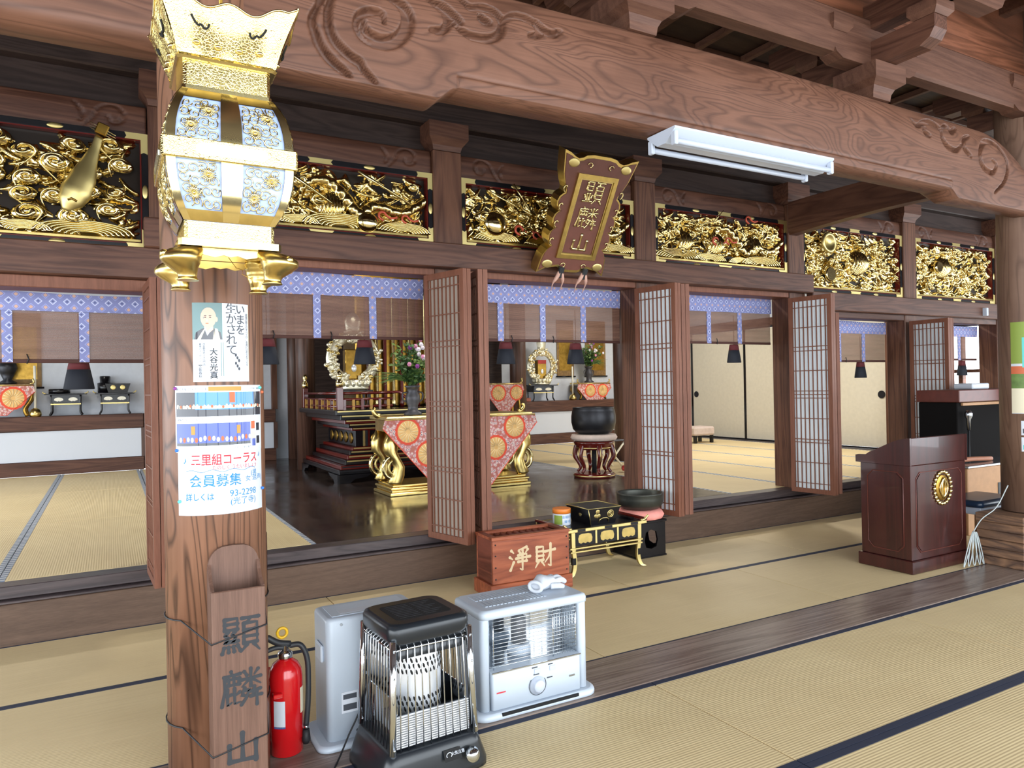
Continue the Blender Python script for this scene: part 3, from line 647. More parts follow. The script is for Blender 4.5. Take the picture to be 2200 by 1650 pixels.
def tassel(x, y, zt, label, s=1.0):
    t = thing('tassel', label, 'tassel', (x, y, zt), group='tassels on the blinds')
    MB().tube([(0, 0, .30), (.003, 0, .12), (0, 0, 0)], .0035, 6).build('cord', 'cord_brown', t)
    def fl(prof, nm, mat):
        n = 36; loops = [[((r*s*(1+.06*math.cos(k*math.pi))*math.cos(2*math.pi*k/n)), r*s*.6*(1+.06*math.cos(k*math.pi))*math.sin(2*math.pi*k/n), z*s) for k in range(n)] for r, z in prof]
        MB().rings(loops).build(nm, mat, t)
    fl([(.05, 0), (.055, -.02), (.062, -.06)], 'red_crown', 'tassel_red'); fl([(.062, -.0605), (.075, -.13), (.084, -.185), (.08, -.19)], 'skirt', 'tassel_black')
for x, z, l in ((1.0, 1.86, 'red and black tassel half hidden behind the poster pillar'), (1.735, 1.86, 'red and black tassel in front of the gold altar ring, lantern side bay'), (2.985, 1.86, 'red and black tassel in the plaque bay beside the folded doors'), (3.71, 1.86, 'red and black tassel in the plaque bay above the big bronze bell'),
                (5.70, 1.87, 'red and black tassel before the wide cream sliding doors'), (7.76, 1.69, 'red and black tassel in the first far wing bay'), (9.86, 1.70, 'red and black tassel before the bright windows'), (-.175, 1.70, 'red and black tassel under the lute panel, above the small lacquer tables')):
    tassel(x, 5.47, z-.03, l)
# ---- carved gold panels
def scroll_mesh(seed, turns=1.5, R=.05, tail=True):
    m = MB(); p = spiral((0, 0), .016, R, seed*1.3, turns, 34)
    pts = [(a, -.010-.022*math.cos(math.pi/2*i/34), b) for i, (a, b) in enumerate(p)]
    if tail:
        a, b = p[-1]; d = Vector((p[-1][0]-p[-2][0], p[-1][1]-p[-2][1])).normalized()
        pts += [(a+d.x*R*.5*k+.012*k*k*.3, -.008+.004*k, b+d.y*R*.35*k-.004*k*k) for k in (1, 2, 3)]
    n = len(pts); m.tube(pts, [.0145*(.55+.45*math.sin(math.pi*min(1, (i+4)/(n*.6)))) if i < n*.6 else .0145*(1-(i/n-.6)*2.1) for i in range(n)], 8)
    m.sphere((0, -.026, 0), (.015, .013, .015), 12, 8); m.lathe([(R*1.05, 0), (R*.95, .010), (R*.5, .020), (.004, .024)], 20, M=Matrix.Rotation(H_, 4, 'X'), sx=1.15)
    return m.mesh('cloud_scroll')
SCR = [scroll_mesh(0), scroll_mesh(2, 1.2), scroll_mesh(4, 1.8, .055), scroll_mesh(1, 1.0, .042, False)]
def wave_mesh(w, h, seed):
    """a crest built of nested ridges"""
    m = MB(); n = 7
    for k in range(n):
        s = 1-k/n*.8; pts = [(w*s*.5*math.cos(math.pi*(1-t))+.04*(1-s)*w, -.05*s+.01-.01*k*.3, h*s*math.sin(math.pi*t)**.8) for t in [i/16 for i in range(17)]]
        m.tube(pts, [.0085]*17, 6)
    m.grid(16, 4, lambda u, v: (w*.5*math.cos(math.pi*(1-u))*(1-.0*v), -.04*v+.012, h*v*math.sin(math.pi*u)**.8))
    return m.mesh('wave_crest')
WV = [wave_mesh(.30, .10, 0), wave_mesh(.22, .085, 1), wave_mesh(.40, .12, 2)]
FITC = MB().prism([(0, 0), (.13, 0), (.12, .022), (.13, .04), (.04, .04), (.04, .13), (.022, .12), (0, .13)], -.004, 0, 'y').mesh('corner_fitting')
FITM = MB().prism([(-.09, -.018), (-.075, 0), (-.09, .018), (.09, .018), (.075, 0), (.09, -.018)], -.004, 0, 'y').mesh('fitting')
FITS = MB().sphere((0, 0, 0), (.045, .006, .017), 14, 8).mesh('fitting')
def relief(parent, w, z0, z1, seed, dragon=None, dens=1.0, figures=()):
    rng = np.random.RandomState(seed); step = .0062
    xs_ = np.arange(.05, w-.05, step); zs_ = np.arange(z0+.045, z1-.045, step); X, Z = np.meshgrid(xs_, zs_, indexing='ij')
    Hh = np.full(X.shape, .004)
    def lump(cx, cz, l, wd, an, A, rid=0):
        u = (X-cx)*math.cos(an)+(Z-cz)*math.sin(an); v = -(X-cx)*math.sin(an)+(Z-cz)*math.cos(an); v = v-.6*u*u/l*.5
        q = 1-(u/l)**2-(v/wd)**2; h = np.where(q > 0, A*np.sqrt(np.clip(q, 0, 1)), 0)
        if rid: h = h*(1+.22*np.cos(v*2*math.pi/rid))
        np.maximum(Hh, h, out=Hh)
    for k in range(int(150*dens*w)):
        lump(rng.uniform(.05, w-.05), rng.uniform(z0+.06, z1-.06), rng.uniform(.03, .10), rng.uniform(.010, .028), rng.normal(0, .7), rng.uniform(.012, .045), .012 if rng.rand() < .4 else 0)
    if dragon:
        P = np.array(bez(dragon, 10)); sacc = 0
        for i in range(len(P)-1):
            t = i/len(P); wd = .052*math.sin(math.pi*min(1, .18+t*.9))**.7; d = np.hypot(X-P[i][0], Z-P[i][1]); h = np.where(d < wd, (.03+1.1*np.sqrt(np.clip(wd*wd-d*d, 0, 1)))*(1+.10*math.cos(i*1.5)), 0); np.maximum(Hh, h, out=Hh)
    for fx, fz, fr in figures:
        lump(fx, fz, fr*1.2, fr, 1.5, fr*.9, .022)
        lump(fx, fz+fr*1.6, fr*.42, fr*.42, 0, fr*.9)
    Hh *= np.clip(np.minimum(np.minimum(X-.045, w-.045-X), np.minimum(Z-z0-.04, z1-.04-Z))/.012, 0, 1)
    nx, nz = X.shape; vs = np.stack([X, .052-Hh, Z], -1).reshape(-1, 3).tolist()
    keep = (np.maximum(np.maximum(Hh[:-1, :-1], Hh[1:, :-1]), np.maximum(Hh[:-1, 1:], Hh[1:, 1:])) > .0075)
    fs = [(i*nz+j, (i+1)*nz+j, (i+1)*nz+j+1, i*nz+j+1) for i in range(nx-1) for j in range(nz-1) if keep[i, j]]
    mb = MB(); mb.add(vs, fs, True); mb.build('carved_relief', 'carved_gold', parent)
def ranma(x0, x1, z0, z1, seed, label, clouds=14, dragon=None, waves=3, dens=1.0, cscale=(.7, 1.1), figures=(), fig=None):
    t = thing('carved_panel', label, 'carved panel', (x0, 5.185, 0), group='gilded carved panels along the facade'); w = x1-x0; rng = random.Random(seed)
    MB().ring(0, w, z0, z1, .036, -.012, .05).build('lacquer_frame', 'black_lacquer', t); MB().ring(.037, w-.037, z0+.037, z1-.037, .008, -.003, .05).build('red_bead', 'red_lacquer', t)
    MB().box(.001, w-.001, .053, .07, z0+.001, z1-.001).build('back_board', 'panel_back', t); MB().box(.047, w-.047, -.012, .05, z0+.046, z0+.064, .002).build('gold_ledge', 'gold_satin', t)
    for sx, ox in ((1, .0), (-1, w)):
        for sz, oz in ((1, z0), (-1, z1)):
            put('corner_fitting', FITC, 'gold_rough', t, (ox, -.0125, oz), scale=(sx, 1, sz))
    for z in (z0+.018, z1-.018):
        put('fitting', FITM, 'gold_rough', t, (w/2, -.0125, z))
        for f in (.29, .71): put('fitting', FITS, 'gold_rough', t, (w*f, -.0125, z))
    for x in (.018, w-.018): put('fitting', FITS, 'gold_rough', t, (x, -.0125, (z0+z1)/2), (0, H_, 0))
    relief(t, w, z0, z1, seed, dragon, dens, figures)
    for k in range(waves):
        me = WV[(k+seed) % 3]; put('wave_crest', me, 'gold', t, (.2+(w-.4)*(k+.5*rng.random())/max(1, waves-.5), -.0+.02, z0+.066), scale=(1.35, 1, rng.uniform(.6, .85)))
    placed = []
    for k in range(clouds*6):
        if len(placed) >= clouds: break
        s = rng.uniform(*cscale); x = rng.uniform(.1, w-.1); z = rng.uniform(z0+.13, z1-.09)
        if any(abs(x-a)/1.25 < .062*(s+c)*.8 and abs(z-b) < .055*(s+c)*.8 for a, b, c in placed): continue
        placed.append((x, z, s)); put('cloud_scroll', SCR[rng.randrange(4)], 'gold', t, (x, .012-.02*rng.random(), z), (0, rng.uniform(-.3, .3), 0), scale=(s*1.2*rng.choice((1, -1)), 1.15*s, s*.85))
    return t
G0 = .001
p = ranma(-1.499, .234, 2.364, 3.105, 11, 'gilded carved panel with a lute and curling clouds, behind the lantern pillar', 40, None, 4, .8, (.9, 1.3), ((.75, 2.75, .12), (.32, 2.7, .11)))
# the lute of that panel
lu = MB(); ax = [(0, 0, 0), (.022, 0, .05), (.05, 0, .11), (.085, 0, .19), (.115, 0, .28), (.145, 0, .36), (.165, 0, .43)]
rad = [.02, .062, .078, .066, .042, .024, .021]
lps = []
for (a, _, c), r in zip(bez(ax, 4), np.interp(np.linspace(0, 6, 25), range(7), rad)):
    lps.append([(a+.90*r*math.cos(q), r*.5*math.sin(q), c-.42*r*math.cos(q)) for q in [2*math.pi*k/14 for k in range(14)]])
lu.rings(lps); lo = lu.build('lute', 'gold_rough', p, (1.28, -.04, 2.565)); lo.scale = (1.12, 1.3, 1.12) 
MB().box(-.03, .03, -.02, .02, -.012, .05, .006).build('pegbox', 'gold_dark', lo, (.172, 0, .45), (0, .35, 0))
for k in range(3): MB().cyl((.12, -.012, .50-.015*k), (.245, -.012, .44-.015*k), .0022, n=5).build('peg', 'gold', lo)
MB().tube([(.012, -.045, .05), (.03, -.05, .058), (.055, -.045, .045)], .006, 6).build('sound_hole', 'gold_dark', lo)
MB().cyl((1.27, -.04, 2.58), (1.28, -.04, 2.83), .003, n=6).build('rod', 'gold', p)
DR = lambda w, z0: [(w*.97, z0+.33), (w*.86, z0+.22), (w*.74, z0+.25), (w*.66, z0+.18), (w*.60, z0+.30), (w*.52, z0+.40), (w*.44, z0+.36), (w*.42, z0+.24), (w*.47, z0+.14)]
def ribbon(parent, x, z, s=1.0, flip=1):
    pts = [(x+flip*s*a, -.03, z+s*b) for a, b in ((0, 0), (-.03, .02), (-.025, .05), (.005, .055), (.03, .03), (.06, .02), (.10, .03))]
    MB().tube(bez(pts, 4), .008*s, 6).build('red_ribbon', 'red_gold', parent)
def staff(parent, x0, z0, x1, z1, r=.008): MB().cyl((x0, -.045, z0), (x1, -.055, z1), r, r*.6, 8).build('staff', 'gold', parent)
p = ranma(.477, 2.203, 2.557, 3.105, 21, 'gilded carved dragon panel between the lantern and the plain post', 13, DR(1.726, 2.557), 4, .9, (.55, .95), ((.95, 2.78, .10), (.55, 2.78, .1)))
ribbon(p, 1.32, 2.70, 1.1); ribbon(p, 1.50, 2.695, 1.0); staff(p, 1.13, 3.04, 1.52, 2.84, .013); staff(p, .62, 2.98, .93, 2.78, .012); MB().sphere((1.2, -.02, 2.68), (.085, .05, .075), 20, 12).build('jewel', 'gold', p)
p = ranma(2.447, 4.168, 2.557, 3.105, 33, 'gilded carved dragon panel partly behind the tilted plaque', 14, DR(1.721, 2.557), 4, .9, (.6, 1.05), ((1.1, 2.78, .1),))
ribbon(p, .52, 2.69, 1.3); ribbon(p, .68, 2.67, 1.0); staff(p, .30, 2.99, .62, 2.86, .009); staff(p, .46, 3.10, .60, 2.90, .008); MB().sphere((.29, -.03, 2.765), (.105, .06, .10), 20, 12).build('jewel', 'gold', p)
p = ranma(4.412, 6.178, 2.557, 3.115, 47, 'gilded carved panel crowded with figures between the plaque and the tie beam', 20, DR(1.766, 2.557), 4, 1.3, (.45, .8), ((.4, 2.8, .09), (.8, 2.8, .1), (1.3, 2.82, .1)))
ribbon(p, .75, 2.78, 1.3); ribbon(p, .92, 2.80, 1.1); ribbon(p, 1.2, 3.03, 1.2); staff(p, .52, 2.95, .95, 3.07); staff(p, .7, 2.99, .83, 3.12, .006)
p = ranma(6.422, 8.138, 2.395, 3.125, 52, 'gilded carved panel with a drum ring among small clouds, under the tie beam', 40, None, 0, 1.5, (.5, .8), ((.95, 2.75, .13),))
MB().lathe([(.10, 0), (.115, .02), (.10, .04), (.075, .03), (.07, .01), (.0001, .008)], 28, M=Matrix.Rotation(H_, 4, 'X')).build('drum_ring', 'gold_rough', p, (.36, -.04, 2.93))
MB().lathe([(.07, -.02), (.085, .0), (.07, .02)], 24, M=Matrix.Rotation(H_, 4, 'X')).build('drum_ring', 'gold', p, (.42, -.02, 2.6))
p = ranma(8.382, 10.108, 2.395, 3.125, 64, 'gilded carved panel of massed small clouds beside the far pillar', 44, None, 0, 1.5, (.45, .75), ((.6, 2.8, .12),))
MB().lathe([(.06, -.03), (.075, .0), (.06, .03)], 24, M=Matrix.Rotation(H_, 4, 'X')).build('drum_ring', 'gold', p, (.45, -.02, 2.8))
# ---- brushed characters, drawn stroke by stroke on a 100 grid
PAGE = [[(54, 94), (96, 94)], [(74, 93), (68, 82)], [(58, 80), (58, 26)], [(58, 80), (92, 80), (92, 26)], [(58, 62), (92, 62)], [(58, 44), (92, 44)], [(58, 27), (92, 27)], [(66, 22), (50, 4)], [(84, 22), (98, 4)]]
GLY = {
'山': [[(50, 92), (50, 22)], [(17, 64), (17, 20)], [(17, 21), (84, 19)], [(84, 66), (84, 14)]],
'大': [[(12, 62), (88, 66)], [(50, 95), (50, 62), (38, 35), (12, 8)], [(50, 62), (66, 32), (92, 8)]],
'淨': [[(12, 88), (22, 78)], [(5, 63), (17, 54)], [(7, 12), (22, 42)], [(80, 97), (45, 88)], [(46, 85), (51, 75)], [(62, 85), (63, 75)], [(85, 87), (75, 75)], [(42, 67), (80, 70), (78, 42)], [(33, 55), (95, 58)], [(42, 42), (80, 42)], [(61, 69), (61, 7), (50, 14)]],
'財': [[(12, 89), (12, 34)], [(12, 89), (42, 89), (42, 34)], [(12, 71), (42, 71)], [(12, 53), (42, 53)], [(12, 36), (42, 36)], [(20, 31), (5, 8)], [(34, 31), (47, 11)], [(50, 68), (96, 73)], [(76, 97), (76, 7), (64, 15)], [(76, 66), (66, 44), (49, 25)]],
'顯': [[(10, 96), (10, 67)], [(10, 96), (42, 96), (42, 67)], [(10, 82), (42, 82)], [(10, 67), (42, 67)], [(19, 63), (10, 53), (20, 46), (9, 33), (24, 36)], [(37, 63), (28, 53), (38, 46), (28, 33), (43, 36)], [(8, 22), (3, 7)], [(19, 22), (19, 9)], [(31, 22), (33, 9)], [(42, 24), (49, 9)]]+PAGE,
'顕': [[(12, 94), (12, 59)], [(12, 94), (40, 94), (40, 59)], [(12, 77), (40, 77)], [(12, 60), (40, 60)], [(20, 51), (20, 15)], [(32, 51), (32, 15)], [(6, 43), (12, 27)], [(47, 43), (40, 27)], [(1, 13), (49, 15)]]+PAGE,
'麟': [[(24, 99), (26, 90)], [(6, 87), (47, 90)], [(8, 87), (8, 50), (0, 10)], [(18, 79), (18, 63)], [(31, 84), (31, 63)], [(43, 79), (43, 63)], [(12, 78), (45, 79)], [(12, 63), (45, 63)], [(14, 53), (14, 10), (25, 17)], [(14, 34), (24, 38)], [(32, 53), (32, 12), (47, 15)], [(45, 41), (32, 32)], [(57, 93), (64, 82)], [(93, 95), (83, 82)], [(50, 72), (99, 75)], [(74, 99), (74, 52)], [(72, 72), (51, 53)], [(76, 72), (99, 55)], [(58, 49), (49, 29)], [(56, 42), (70, 43), (62, 22), (49, 6)], [(54, 31), (62, 26)], [(74, 38), (98, 41)], [(83, 49), (79, 25)], [(73, 24), (101, 25)], [(89, 37), (89, 0)]]}
def brush(ch, size, parent, mat, loc, w=5.0, thick=.0006, raised=False):
    """one brushed character, standing in the XZ plane and facing -Y"""
    m = MB(); k = size/100.0; dense = 1.0 if len(GLY[ch]) < 12 else (.80 if len(GLY[ch]) < 22 else .72)
    for si, st in enumerate(GLY[ch]):
        pts = []
        for a, b in zip(st[:-1], st[1:]):
            for i in range(6): pts.append((a[0]+(b[0]-a[0])*i/6, a[1]+(b[1]-a[1])*i/6))
        pts.append(st[-1]); n = len(pts)
        fall = len(st) >= 2 and st[-1][1] < st[0][1]-8 and abs(st[-1][0]-st[0][0]) > 8
        ws = [w*dense*(1.15-.35*math.sin(math.pi*i/(n-1))) * (1 if not fall else (1-.6*(i/(n-1))**2)) for i in range(n)]
        if raised:
            m.tube([((x-50)*k, -.001, (z-50)*k) for x, z in pts], [q*k for q in ws], 8, flat=lambda p: (p[0], p[1]*.6, p[2]))
        else:
            L_, R_ = [], []
            for i, (x, z) in enumerate(pts):
                a = pts[max(0, i-1)]; b = pts[min(n-1, i+1)]; d = Vector((b[0]-a[0], b[1]-a[1])).normalized(); nx, nz = -d.y, d.x
                L_.append(((x+nx*ws[i]-50)*k, (z+nz*ws[i]-50)*k)); R_.append(((x-nx*ws[i]-50)*k, (z-nz*ws[i]-50)*k))
            y = -.00004*si
            vs = [(x, y-thick, z) for x, z in L_]+[(x, y-thick, z) for x, z in R_]
            m.add(vs, [(i, i+1, n+i+1, n+i) for i in range(n-1)])
            for (x, z), q in ((pts[0], ws[0]), (pts[-1], ws[-1])):
                m.add([((x+q*math.cos(t)-50)*k, y-thick-.00001, (z+q*math.sin(t)-50)*k) for t in [math.pi*j/5 for j in range(10)]], [tuple(range(10))])
    return m.build('character', mat, parent, loc)
# ---- tilted name plaque
pq = thing('name_plaque', 'tilted wooden temple name plaque with scalloped gold frame and three raised characters', 'plaque', (3.325, 4.985, 2.405), rot=(.535, 0, 0))
def half():
    pts = [(0, -.012), (.06, -.01), (.11, .012), (.15, .03), (.2, .02), (.25, .012), (.325, -.03), (.318, .05), (.305, .12), (.28, .165), (.25, .19)]
    for zc in (.28, .42, .56): pts += [(.27, zc-.075), (.293, zc-.04), (.30, zc), (.29, zc+.035), (.265, zc+.06), (.248, zc+.07)]
    pts += [(.25, .66), (.275, .70), (.31, .78), (.345, .945), (.29, .93), (.24, .905), (.21, .895), (.17, .905), (.14, .925), (.08, .935), (0, .935)]
    return pts
def outline(s=1.0, dz=0.0):
    h = half(); f = [((x*s), (z-.45)*s+.45+dz) for x, z in h]; return f+[(-x, z) for x, z in f[::-1][1:-1]]
MB().prism(outline(), -.035, .07, 'y').build('scalloped_frame', 'gold_satin', pq)
MB().prism(outline(.952), -.041, -.0351, 'y').build('carved_border', 'plaque_field', pq)
MB().ring(-.188, .188, .112, .793, .034, -.062, -.0412).build('inner_frame', 'gold_satin', pq); MB().ring(-.152, .152, .148, .757, .010, -.054, -.0413).build('inner_bead', 'gold', pq)
MB().box(-.141, .141, -.046, -.0412, .159, .746).build('name_board', 'plaque_field', pq)
def lettering(txt, size, parent, mat, loc, rot, ex=.002, off=0.0, bev=0.0, spacing=1.0, name='character', sx=1.0):
    me = text_mesh(txt, size, ex, off, bev, spacing); return put(name, me, mat, parent, loc, rot, scale=(sx, 1, 1))
for k, ch in enumerate('顕麟山'):
    brush(ch, .188, pq, 'gold', (0, -.050, .655-.203*k), 6.2, .001, True)
for sx in (-1, 1):
    for z in (.245, .385, .525, .665):
        MB().tube([(sx*.262+sx*.02*math.cos(q)*(1-i*.05), -.047, z+.03*math.sin(q)*(1-i*.03)) for i, q in enumerate(np.linspace(-1.6, 2.8, 12))], .006, 6).build('scroll', 'gold', pq)
    for z, sg in ((.05, 1), (.86, -1)):
        MB().sphere((sx*.245, -.042, z), (.05, .006, .035), 12, 8).build('corner_flower', 'gold_rough', pq)
        MB().tube([(sx*(.10+.02*math.cos(q)), -.047, z+sg*.0+.018*math.sin(q)) for q in np.linspace(0, 4.6, 10)], .005, 6).build('scroll', 'gold', pq)
    st = MB().box(-.022, .022, -.05, -.02, -.045, .045, .004).build('strap', 'print_navy' if False else 'rubber', pq, (sx*.115+.01, -.02, -.01))
    for q in (-1, 1):
        MB().tube(bez([(0, -.05, .02), (q*.03, -.06, -.05), (q*.045, -.055, -.10), (q*.04, -.05, -.17)], 5), [.014, .016, .017, .017, .016, .016, .015, .013, .011, .008, .006, .005, .004, .003, .003, .003], 8).build('ribbon', 'ribbon_pale', pq, (sx*.115+.01, -.0, -.01))
# ---- fluorescent lamp
lp = thing('fluorescent_lamp', 'white twin tube fluorescent lamp fixed under the carved beam', 'lamp', (3.065, 2.83, 2.728))
MB().prism([(-.105, 0), (-.105, -.010), (-.03, -.068), (.03, -.068), (.105, -.010), (.105, 0)], -.60, .60, 'x').build('reflector_body', 'white_enamel', lp)
for s in (-1, 1):
    MB().cyl((-.575, s*.088, -.068), (.575, s*.088, -.068), .0145, n=14).build('tube', 'white_enamel', lp)
    for e in (-1, 1): MB().box(e*.587-.012, e*.587+.012, s*.088-.018, s*.088+.018, -.09, -.02, .005).build('socket', 'white_enamel', lp)

# ================================================================== HANGING LANTERN
LN = thing('hanging_lantern', 'polished gold temple lantern with pale blue arabesque panels, hanging before the poster pillar', 'lantern', (.3255, 2.4425, 1.79))
BZ = lambda z: z-1.79
def hb(z):                                           # half width of the barrel body
    t = (z-2.15)/.195; return .128+.050*(1-abs(t)**2.6)
def P4(f, u, z, off):
    h = hb(z); x, y = u*h, -(h+off); c, s = [(1, 0), (0, 1), (-1, 0), (0, -1)][f]; return (x*c-y*s, x*s+y*c, BZ(z))
# square loop helper
def sq(h, z, r=.01): return [(sx*h-(sx*r if k else 0), sy*h-(0 if k else sy*r), z) for sx, sy, k in ((-1, -1, 0), (-1, -1, 1), (1, -1, 1), (1, -1, 0), (1, 1, 0), (1, 1, 1), (-1, 1, 1), (-1, 1, 0))]
MB().rings([sq(h, BZ(z)) for h, z in ((.146, 1.880), (.146, 1.900))], smooth=False).build('base_plate', 'gold', LN)
MB().rings([sq(h, BZ(z)) for h, z in ((.128, 1.9005), (.128, 1.955))], smooth=False).build('lower_neck', 'engraved_gold', LN)
MB().rings([sq(h, BZ(z)) for h, z in ((.124, 2.3455), (.124, 2.43))], smooth=False).build('upper_neck', 'engraved_gold', LN)
MB().rings([sq(h, BZ(z)) for h, z in ((.128, 2.3451), (.128, 2.358))], smooth=False).build('neck_bead', 'gold', LN)
MB().rings([sq(h, BZ(z)) for h, z in ((.138, 2.4305), (.144, 2.437), (.138, 2.446))], smooth=False).build('neck_band', 'gold', LN)
for f in range(4):
    q = [(1, 0), (0, 1), (-1, 0), (0, -1)][f]; Mf = Matrix.Rotation(f*H_, 4, 'Z')
    MB().grid(14, 18, lambda u, v: P4(f, (2*u-1)*.97, 1.956+.389*v, -.004)).build('paper_panel', 'lantern_paper', LN)
    # barrel corner post, centre band, waist band
    def strip(u0, u1, z0, z1, off, nm, mat, nu=4, nv=14, th=.004):
        m = MB(); m.grid(nu, nv, lambda u, v: P4(f, u0+(u1-u0)*u, z0+(z1-z0)*v, off)); m.grid(nu, nv, lambda u, v: P4(f, u0+(u1-u0)*u, z0+(z1-z0)*v, off-th)); return m.build(nm, mat, LN)
    strip(-1, -.86, 1.956, 2.345, .004, 'corner_post', 'gold'); strip(.86, 1.0, 1.956, 2.345, .004, 'corner_post', 'gold')
    strip(-.17, .17, 1.957, 2.344, .005, 'centre_band', 'gold', 4, 16); strip(-.86, .86, 1.9565, 1.985, .003, 'lower_rail', 'gold_satin'); strip(-.86, .86, 2.315, 2.3445, .003, 'upper_rail', 'gold_satin')
    m = MB().box(-.187, .187, -.19, -.176, BZ(2.122), BZ(2.182), .003, Mf); wb = m.build('waist_band', 'engraved_gold', LN)
    m = MB(); m.prism([(-.085, BZ(2.135)), (.085, BZ(2.135)), (.1, BZ(2.145)), (.1, BZ(2.16)), (.085, BZ(2.17)), (-.085, BZ(2.17)), (-.1, BZ(2.16)), (-.1, BZ(2.145))], -.1925, -.1905, 'y', Mf); m.build('mesh_window', 'steel', wb)
    # arabesque scrolls
    rg = random.Random(40+f)
    for (ua, ub) in ((-.82, -.2), (.2, .82)):
        for (za, zb_) in ((1.99, 2.118), (2.186, 2.31)):
            for i in range(4):
                for j in range(4):
                    cu, cz = ua+(ub-ua)*(i+.5+rg.uniform(-.2, .2))/4, za+(zb_-za)*(j+.5+rg.uniform(-.2, .2))/4; s0 = rg.uniform(0, 6); dr = rg.choice((1, -1))
                    pts = [P4(f, min(ub, max(ua, cu+a/.17)), min(zb_, max(za, cz+b)), .0015) for a, b in spiral((0, 0), .003, .0175, s0, dr*1.25, 14)]
                    MB().tube(pts, .0021, 5).build('vine_scroll', 'gold', LN)
            for k in range(2):
                cu, cz = ua+(ub-ua)*(.3+.42*k), za+(zb_-za)*(.3+.42*((k+f) % 2)); fm = MB()
                for q in range(18):
                    an = 2*math.pi*q/18
                    fm.tube([P4(f, cu+r*math.cos(an)/.17, cz+r*math.sin(an), .002+h) for r, h in ((.003, .003), (.012, .003), (.021, .001))], [.0012, .0022, .0012], 4)
                fm.sphere(P4(f, cu, cz, .004), .005, 8, 6); fm.build('chrysanthemum', 'gold', LN)
    # flared crown side
    def crown(u, v, o=0.0):
        t = 2*u-1; hw = .136+.060*v**1.25; top = .128+.045*abs(t)**3+.012*math.cos(t*9.4)*(abs(t) < .8); z = BZ(2.447)+top*v
        return Mf @ Vector((t*(hw+.004), -(hw+o+.008*math.sin(v*3.1)), z))
    m = MB(); m.grid(36, 10, lambda u, v: crown(u, v)); m.grid(36, 10, lambda u, v: crown(u, v, -.006)); cr = m.build('flared_crown', 'engraved_gold', LN)
    MB().tube([crown(i/36, 1, .0) for i in range(37)], .0035, 6).build('crown_rim', 'gold', LN)
    for c in (.27, .73):
        MB().tube([crown(c+.07*a, .52+.13*a**4+.05*math.exp(-(a/.22)**2), .0015) for a in np.linspace(-1, 1, 15)], .0032, 6).build('crown_slot', 'dark_recess', cr)
    for c in (.2, .4, .6, .8): MB().sphere(crown(c, .2, .002), (.012, .012, .008), 10, 6).build('crown_boss', 'gold', cr)
    # cabriole leg on each corner
    loops = []
    for t in np.linspace(0, 1, 24):
        d = np.interp(t, [0, .12, .28, .45, .62, .8, 1], [.106, .124, .138, .142, .135, .122, .120]); w = np.interp(t, [0, .1, .22, .36, .5, .64, .78, .9, 1], [.030, .045, .054, .057, .053, .041, .029, .025, .031]); z = .0895-.1005*t
        loops.append([(d+w*math.cos(a), -d+w*math.sin(a), z) for a in [2*math.pi*k/16 for k in range(16)]])
    lg = MB().rings(loops, Mf).build('leg', 'gold_satin', LN)
    MB().sphere((0, 0, 0), (.012, .012, .012), 12, 8, Mf @ Matrix.Translation((.160, -.185, .058))).build('leg_boss', 'engraved_gold', lg)
    MB().prism([(-.10, .0885), (-.075, .068), (-.045, .062), (-.02, .07), (0, .065), (.02, .07), (.045, .062), (.075, .068), (.10, .0885)], -.122, -.116, 'y', Mf).build('apron', 'gold_satin', LN)
MB().cyl((0, 0, BZ(2.35)), (0, 0, 2.3), .006, n=8).build('hanging_rod', 'gold_dark', LN)
MB().tube([(.01, 0, .085), (.03, -.02, .05), (.05, -.02, .045), (.045, -.03, .03), (.075, -.03, .015), (.08, -.03, -.01)], .0012, 5).build('loose_wire', 'gold_dark', LN)

# ================================================================== PILLAR NOTICES
PC = (.344, 2.94); PR = .1785
def cyl_pt(u, v, off, c=PC, R=PR, a0=0.0):
    a = u/R+a0; return (c[0]+(R+off)*math.sin(a), c[1]-(R+off)*math.cos(a), v)
def patch(parent, name, mat, u0, u1, v0, v1, off, nu=10, nv=2, shape=None, **kw):
    m = MB(); m.grid(nu, nv, lambda a, b: cyl_pt(u0+(u1-u0)*a, v0+(v1-v0)*b, off, **kw)); return m.build(name, mat, parent)
def ctext(parent, txt, size, u, v, mat, off=.0012, sx=1.0, spacing=.95, offs=0.0, name='lettering', shear=0.0, **kw):
    me = text_mesh(txt, size, 0, offs, 0, spacing)
    for p in me.vertices: p.co = Vector(cyl_pt(u+p.co.x*sx+shear*p.co.y, v+p.co.y, off, **kw))
    return put(name, me, mat, parent)
def cdisc(parent, name, mat, u, v, ru, rv, off, n=18, **kw):
    m = MB(); m.add([cyl_pt(u, v, off, **kw)]+[cyl_pt(u+ru*math.cos(2*math.pi*k/n), v+rv*math.sin(2*math.pi*k/n), off, **kw) for k in range(n)], [(0, 1+k, 1+(k+1) % n) for k in range(n)]); return m.build(name, mat, parent)
po = thing('book_poster', 'white book poster with a monk portrait, upper of the notices on the lantern pillar', 'poster')
U0, U1, V0, V1 = -.0895, .110, 1.485, 1.766; UW, VH = U1-U0, V1-V0
uu = lambda f: U0+UW*f
vv = lambda f: V1-VH*f
patch(po, 'sheet', 'white_paper', U0, U1, V0, V1, .0008, 14, 3)
ph = patch(po, 'portrait_photo', 'photo_green', uu(0), uu(.5), vv(.465), vv(0), .0011, 8)
